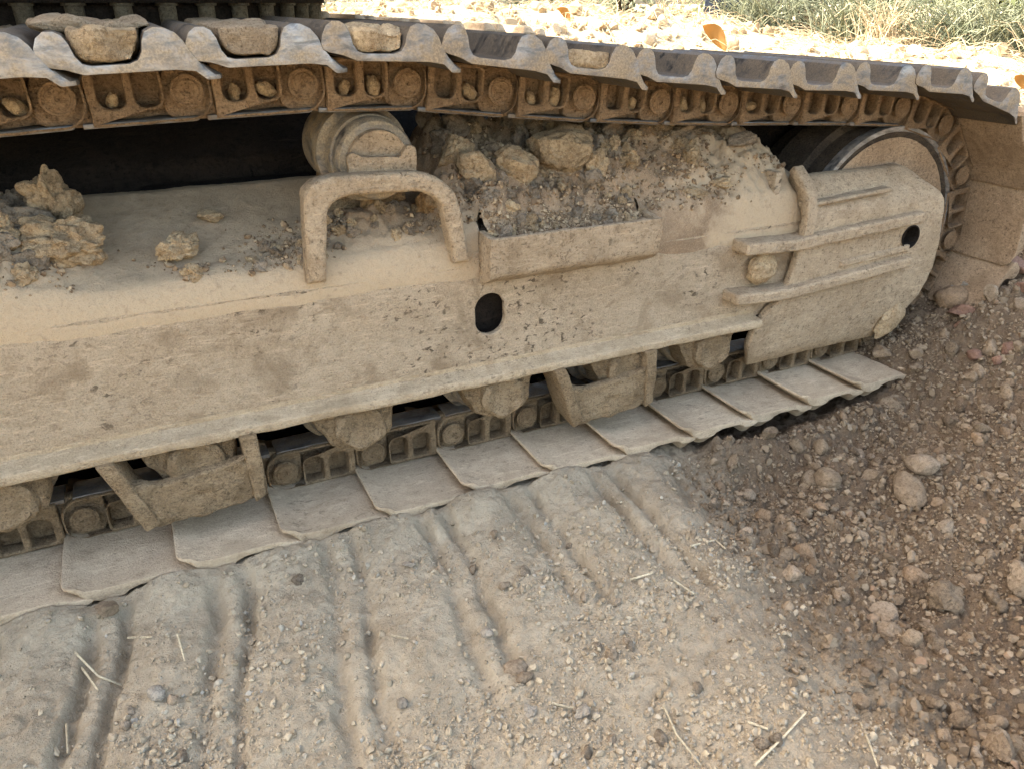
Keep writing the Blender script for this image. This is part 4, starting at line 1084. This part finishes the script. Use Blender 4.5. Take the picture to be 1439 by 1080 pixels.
def blade_tuft(name, th, r, h, n, spread, mat, label, cat, w=.004, droop=.5, group=None):
    x0, y0 = polar(th, r); z0 = float(ground_h(x0, y0)) - .02
    bx = rng.normal(0, spread * .3, n); by = rng.normal(0, spread * .3, n); az = rng.uniform(0, 6.28, n); H = h * rng.uniform(.5, 1.1, n); D_ = spread * rng.uniform(.2, 1.2, n)
    pts = []
    for t in np.linspace(0, 1, 6):
        out = D_ * t ** 1.6
        pts.append(np.stack([bx + out * np.cos(az), by + out * np.sin(az), H * (t - droop * t ** 3 * rng.uniform(.2, 1, n) * .6)], -1))
    o = obj(name, strip_mass(name, np.stack(pts, 1), w, mat, '', ''), M[mat]); o.location = (x0, y0, z0)
    return tag(o, label, cat, group)
def shrub(th, r, h, wd, mat, label, nleaf, ls, group='shrubs behind the bank'):
    x0, y0 = polar(th, r); z0 = float(ground_h(x0, y0)) - .05
    e = bpy.data.objects.new('shrub', None); COL.objects.link(e); e.location = (x0, y0, z0); tag(e, label, 'shrub', group)
    # stems
    ns = 16; st = []
    az = rng.uniform(0, 6.28, ns); D_ = wd * rng.uniform(.15, .6, ns); H = h * rng.uniform(.6, .95, ns)
    for t in np.linspace(0, 1, 6):
        st.append(np.stack([D_ * t ** 1.3 * np.cos(az) + .03 * rng.normal(size=ns), D_ * t ** 1.3 * np.sin(az) + .03 * rng.normal(size=ns), H * t], -1))
    st = np.stack(st, 1)
    obj('stem', strip_mass('stem', st, .012, 'bark', '', ''), M['bark'], e)
    # leaves in clumps along the stems
    nc = 70; si = rng.integers(0, ns, nc); ti = rng.uniform(.12, 1, nc); ii = ti * 5; i0 = np.floor(ii).astype(int).clip(0, 4); fr = (ii - i0)[:, None]
    cpos = st[si, i0] * (1 - fr) + st[si, i0 + 1] * fr + rng.normal(0, wd * .10, (nc, 3))
    cr_ = wd * rng.uniform(.07, .2, nc)
    ci = rng.integers(0, nc, nleaf); P = cpos[ci] + rng.normal(size=(nleaf, 3)) * cr_[ci][:, None] * np.array([1, 1, .8]); P[:, 2] = np.abs(P[:, 2])
    RM = rotmats(nleaf); s = ls * rng.uniform(.6, 1.3, nleaf)
    q = np.array([[-1, 0, 0], [-.2, -.42, .06], [1, 0, .12], [-.2, .42, .06]]) * .5
    V = np.einsum('nij,vj->nvi', RM, q) * s[:, None, None] + P[:, None]
    F = np.arange(nleaf * 4).reshape(-1, 4)
    obj('crown', mesh_np('crown', V.reshape(-1, 3), F), M[mat], e)
    return e
SH = [(12, 12.5, 1.9, 1.7, 'leaf_b', 'grey-green shrub just right of the swing bearing at the top edge', 2600, .10), (20, 12.0, 2.0, 1.7, 'leaf_a', 'green shrub above the far track at the top edge', 2600, .10), (27, 11.5, 2.0, 1.6, 'leaf_b', 'pale green shrub right of the far track end', 2600, .10),
      (33, 10.6, 1.7, 1.3, 'leaf_b', 'grey-green shrub left of the dark blue board', 2600, .085), (44.5, 10.4, 2.0, 1.5, 'leaf_b', 'grey-green shrub right of the pale post', 3000, .085), (50, 10.6, 2.2, 1.6, 'leaf_a', 'green shrub behind the left dry grass tuft', 3600, .085),
      (55, 10.0, 2.1, 1.5, 'leaf_c', 'yellow-green shrub between the two dry grass tufts', 3600, .08), (59.5, 9.8, 2.0, 1.5, 'leaf_a', 'green shrub in the upper right corner', 3600, .08), (65, 9.6, 2.1, 1.6, 'leaf_a', 'green shrub beyond the right picture edge', 2600, .08), (39, 12.8, 2.3, 1.9, 'leaf_a', 'green shrub behind the pale post', 2600, .10),
      (47.5, 12.5, 2.6, 2.2, 'leaf_a', 'tall green shrub in the second row left', 2600, .11), (57, 12.2, 2.6, 2.3, 'leaf_a', 'tall green shrub in the second row right', 2600, .11), (71, 9.5, 2.0, 1.7, 'leaf_b', 'grey-green shrub far outside the right edge', 2000, .1), (4, 13, 2.0, 1.9, 'leaf_a', 'green shrub hidden behind the swing bearing', 2000, .1)]
for a in SH: shrub(a[0], a[1] * .84, *a[2:])
for k, (th, r_, h_, lab) in enumerate([(36, 9.2, .6, 'dry grass clump left of the dark blue board'), (45.5, 9.0, .55, 'thin dry grass clump beneath the grey-green shrub'), (49.0, 8.2, .75, 'large dry grass tuft with curling stems at upper right'), (51.5, 8.4, .55, 'bleached grass tuft right of the large curling tuft'), (58.3, 8.0, .8, 'upright bleached grass plume in the upper right'), (61.5, 8.2, .6, 'dry grass tuft at the right picture edge'), (30, 9.8, .5, 'low dry grass above the middle upper shoes')]):
    blade_tuft('dry_grass', th, r_ * .9, h_ * .62, 80, .26, 'straw', lab, 'grass', .005, .8, 'dry grass tufts on the bank')
for k, (th, r_, lab) in enumerate([(42, 9.4, 'green grass tuft right of the pale post'), (47.3, 9.2, 'green grass tuft left of the large curling tuft'), (53.2, 8.9, 'green grass tuft right of the bleached tuft'), (55.8, 8.8, 'green grass tuft left of the bleached plume'), (60.3, 8.9, 'green grass tuft right of the bleached plume')]):
    blade_tuft('green_grass', th, r_ * .86, .6, 260, .5, 'leaf_b', lab, 'grass', .006, .6, 'green grass tufts on the bank')
# dark board and pale post standing in the growth
x0, y0 = polar(39.6, 8.3); z0 = float(ground_h(x0, y0)) - .1
o = obj('board', box('board', -.22, .22, -.02, .02, 0, 1.3, .01), M['post_dark']); o.location = (x0, y0, z0); o.rotation_euler = (0, R(4), R(-40)); tag(o, 'dark blue board standing in the growth at the top edge', 'board')
x0, y0 = polar(42.0, 8.4); z0 = float(ground_h(x0, y0)) - .1
o = obj('post', box('post', -.13, .13, -.13, .13, 0, 1.6, .02), M['post_pale']); o.location = (x0, y0, z0); o.rotation_euler = (0, 0, R(-36)); tag(o, 'pale pinkish post right of the dark blue board', 'post')
# yellow dead leaf and a dark root on the bank
def leaf(th, r, L, label):
    bm = bmesh.new(); n = 8; up = []; dn = []; md = []
    for i in range(n + 1):
        t = i / n; w = L * .24 * math.sin(math.pi * t) ** .8 + .001; z = L * .35 * math.sin(t * 2.2)
        up.append(bm.verts.new((L * t, w, z + w * .5))); dn.append(bm.verts.new((L * t, -w, z + w * .5))); md.append(bm.verts.new((L * t, 0, z)))
    for i in range(n):
        bm.faces.new((md[i], md[i + 1], up[i + 1], up[i])); bm.faces.new((dn[i], dn[i + 1], md[i + 1], md[i]))
    bmesh.ops.solidify(bm, geom=bm.faces[:], thickness=.002)
    x, y = polar(th, r); o = obj('dead_leaf', bm_mesh('dead_leaf', bm, 60), M['leaf_dry']); o.location = (x, y, float(ground_h(x, y)) + .03); o.rotation_euler = (R(60), R(-35), R(150)); return tag(o, label, 'leaf')
leaf(39.9, 6.2, .24, 'large yellow dead leaf standing on the bank behind the shoes')
leaf(57.8, 5.8, .12, 'small yellow dead leaf behind the idler end of the track')
leaf(29.5, 6.4, .14, 'ochre dead leaf above the middle upper shoes')
x0, y0 = polar(60.2, 6.2)
stone('clod', x0, y0, float(ground_h(x0, y0)), .10, 'stone', 'dark clod on the sunlit bank beyond the idler', 'clod', seed=901, squash=(.6, .7, 1), up=.5, **SHARP)
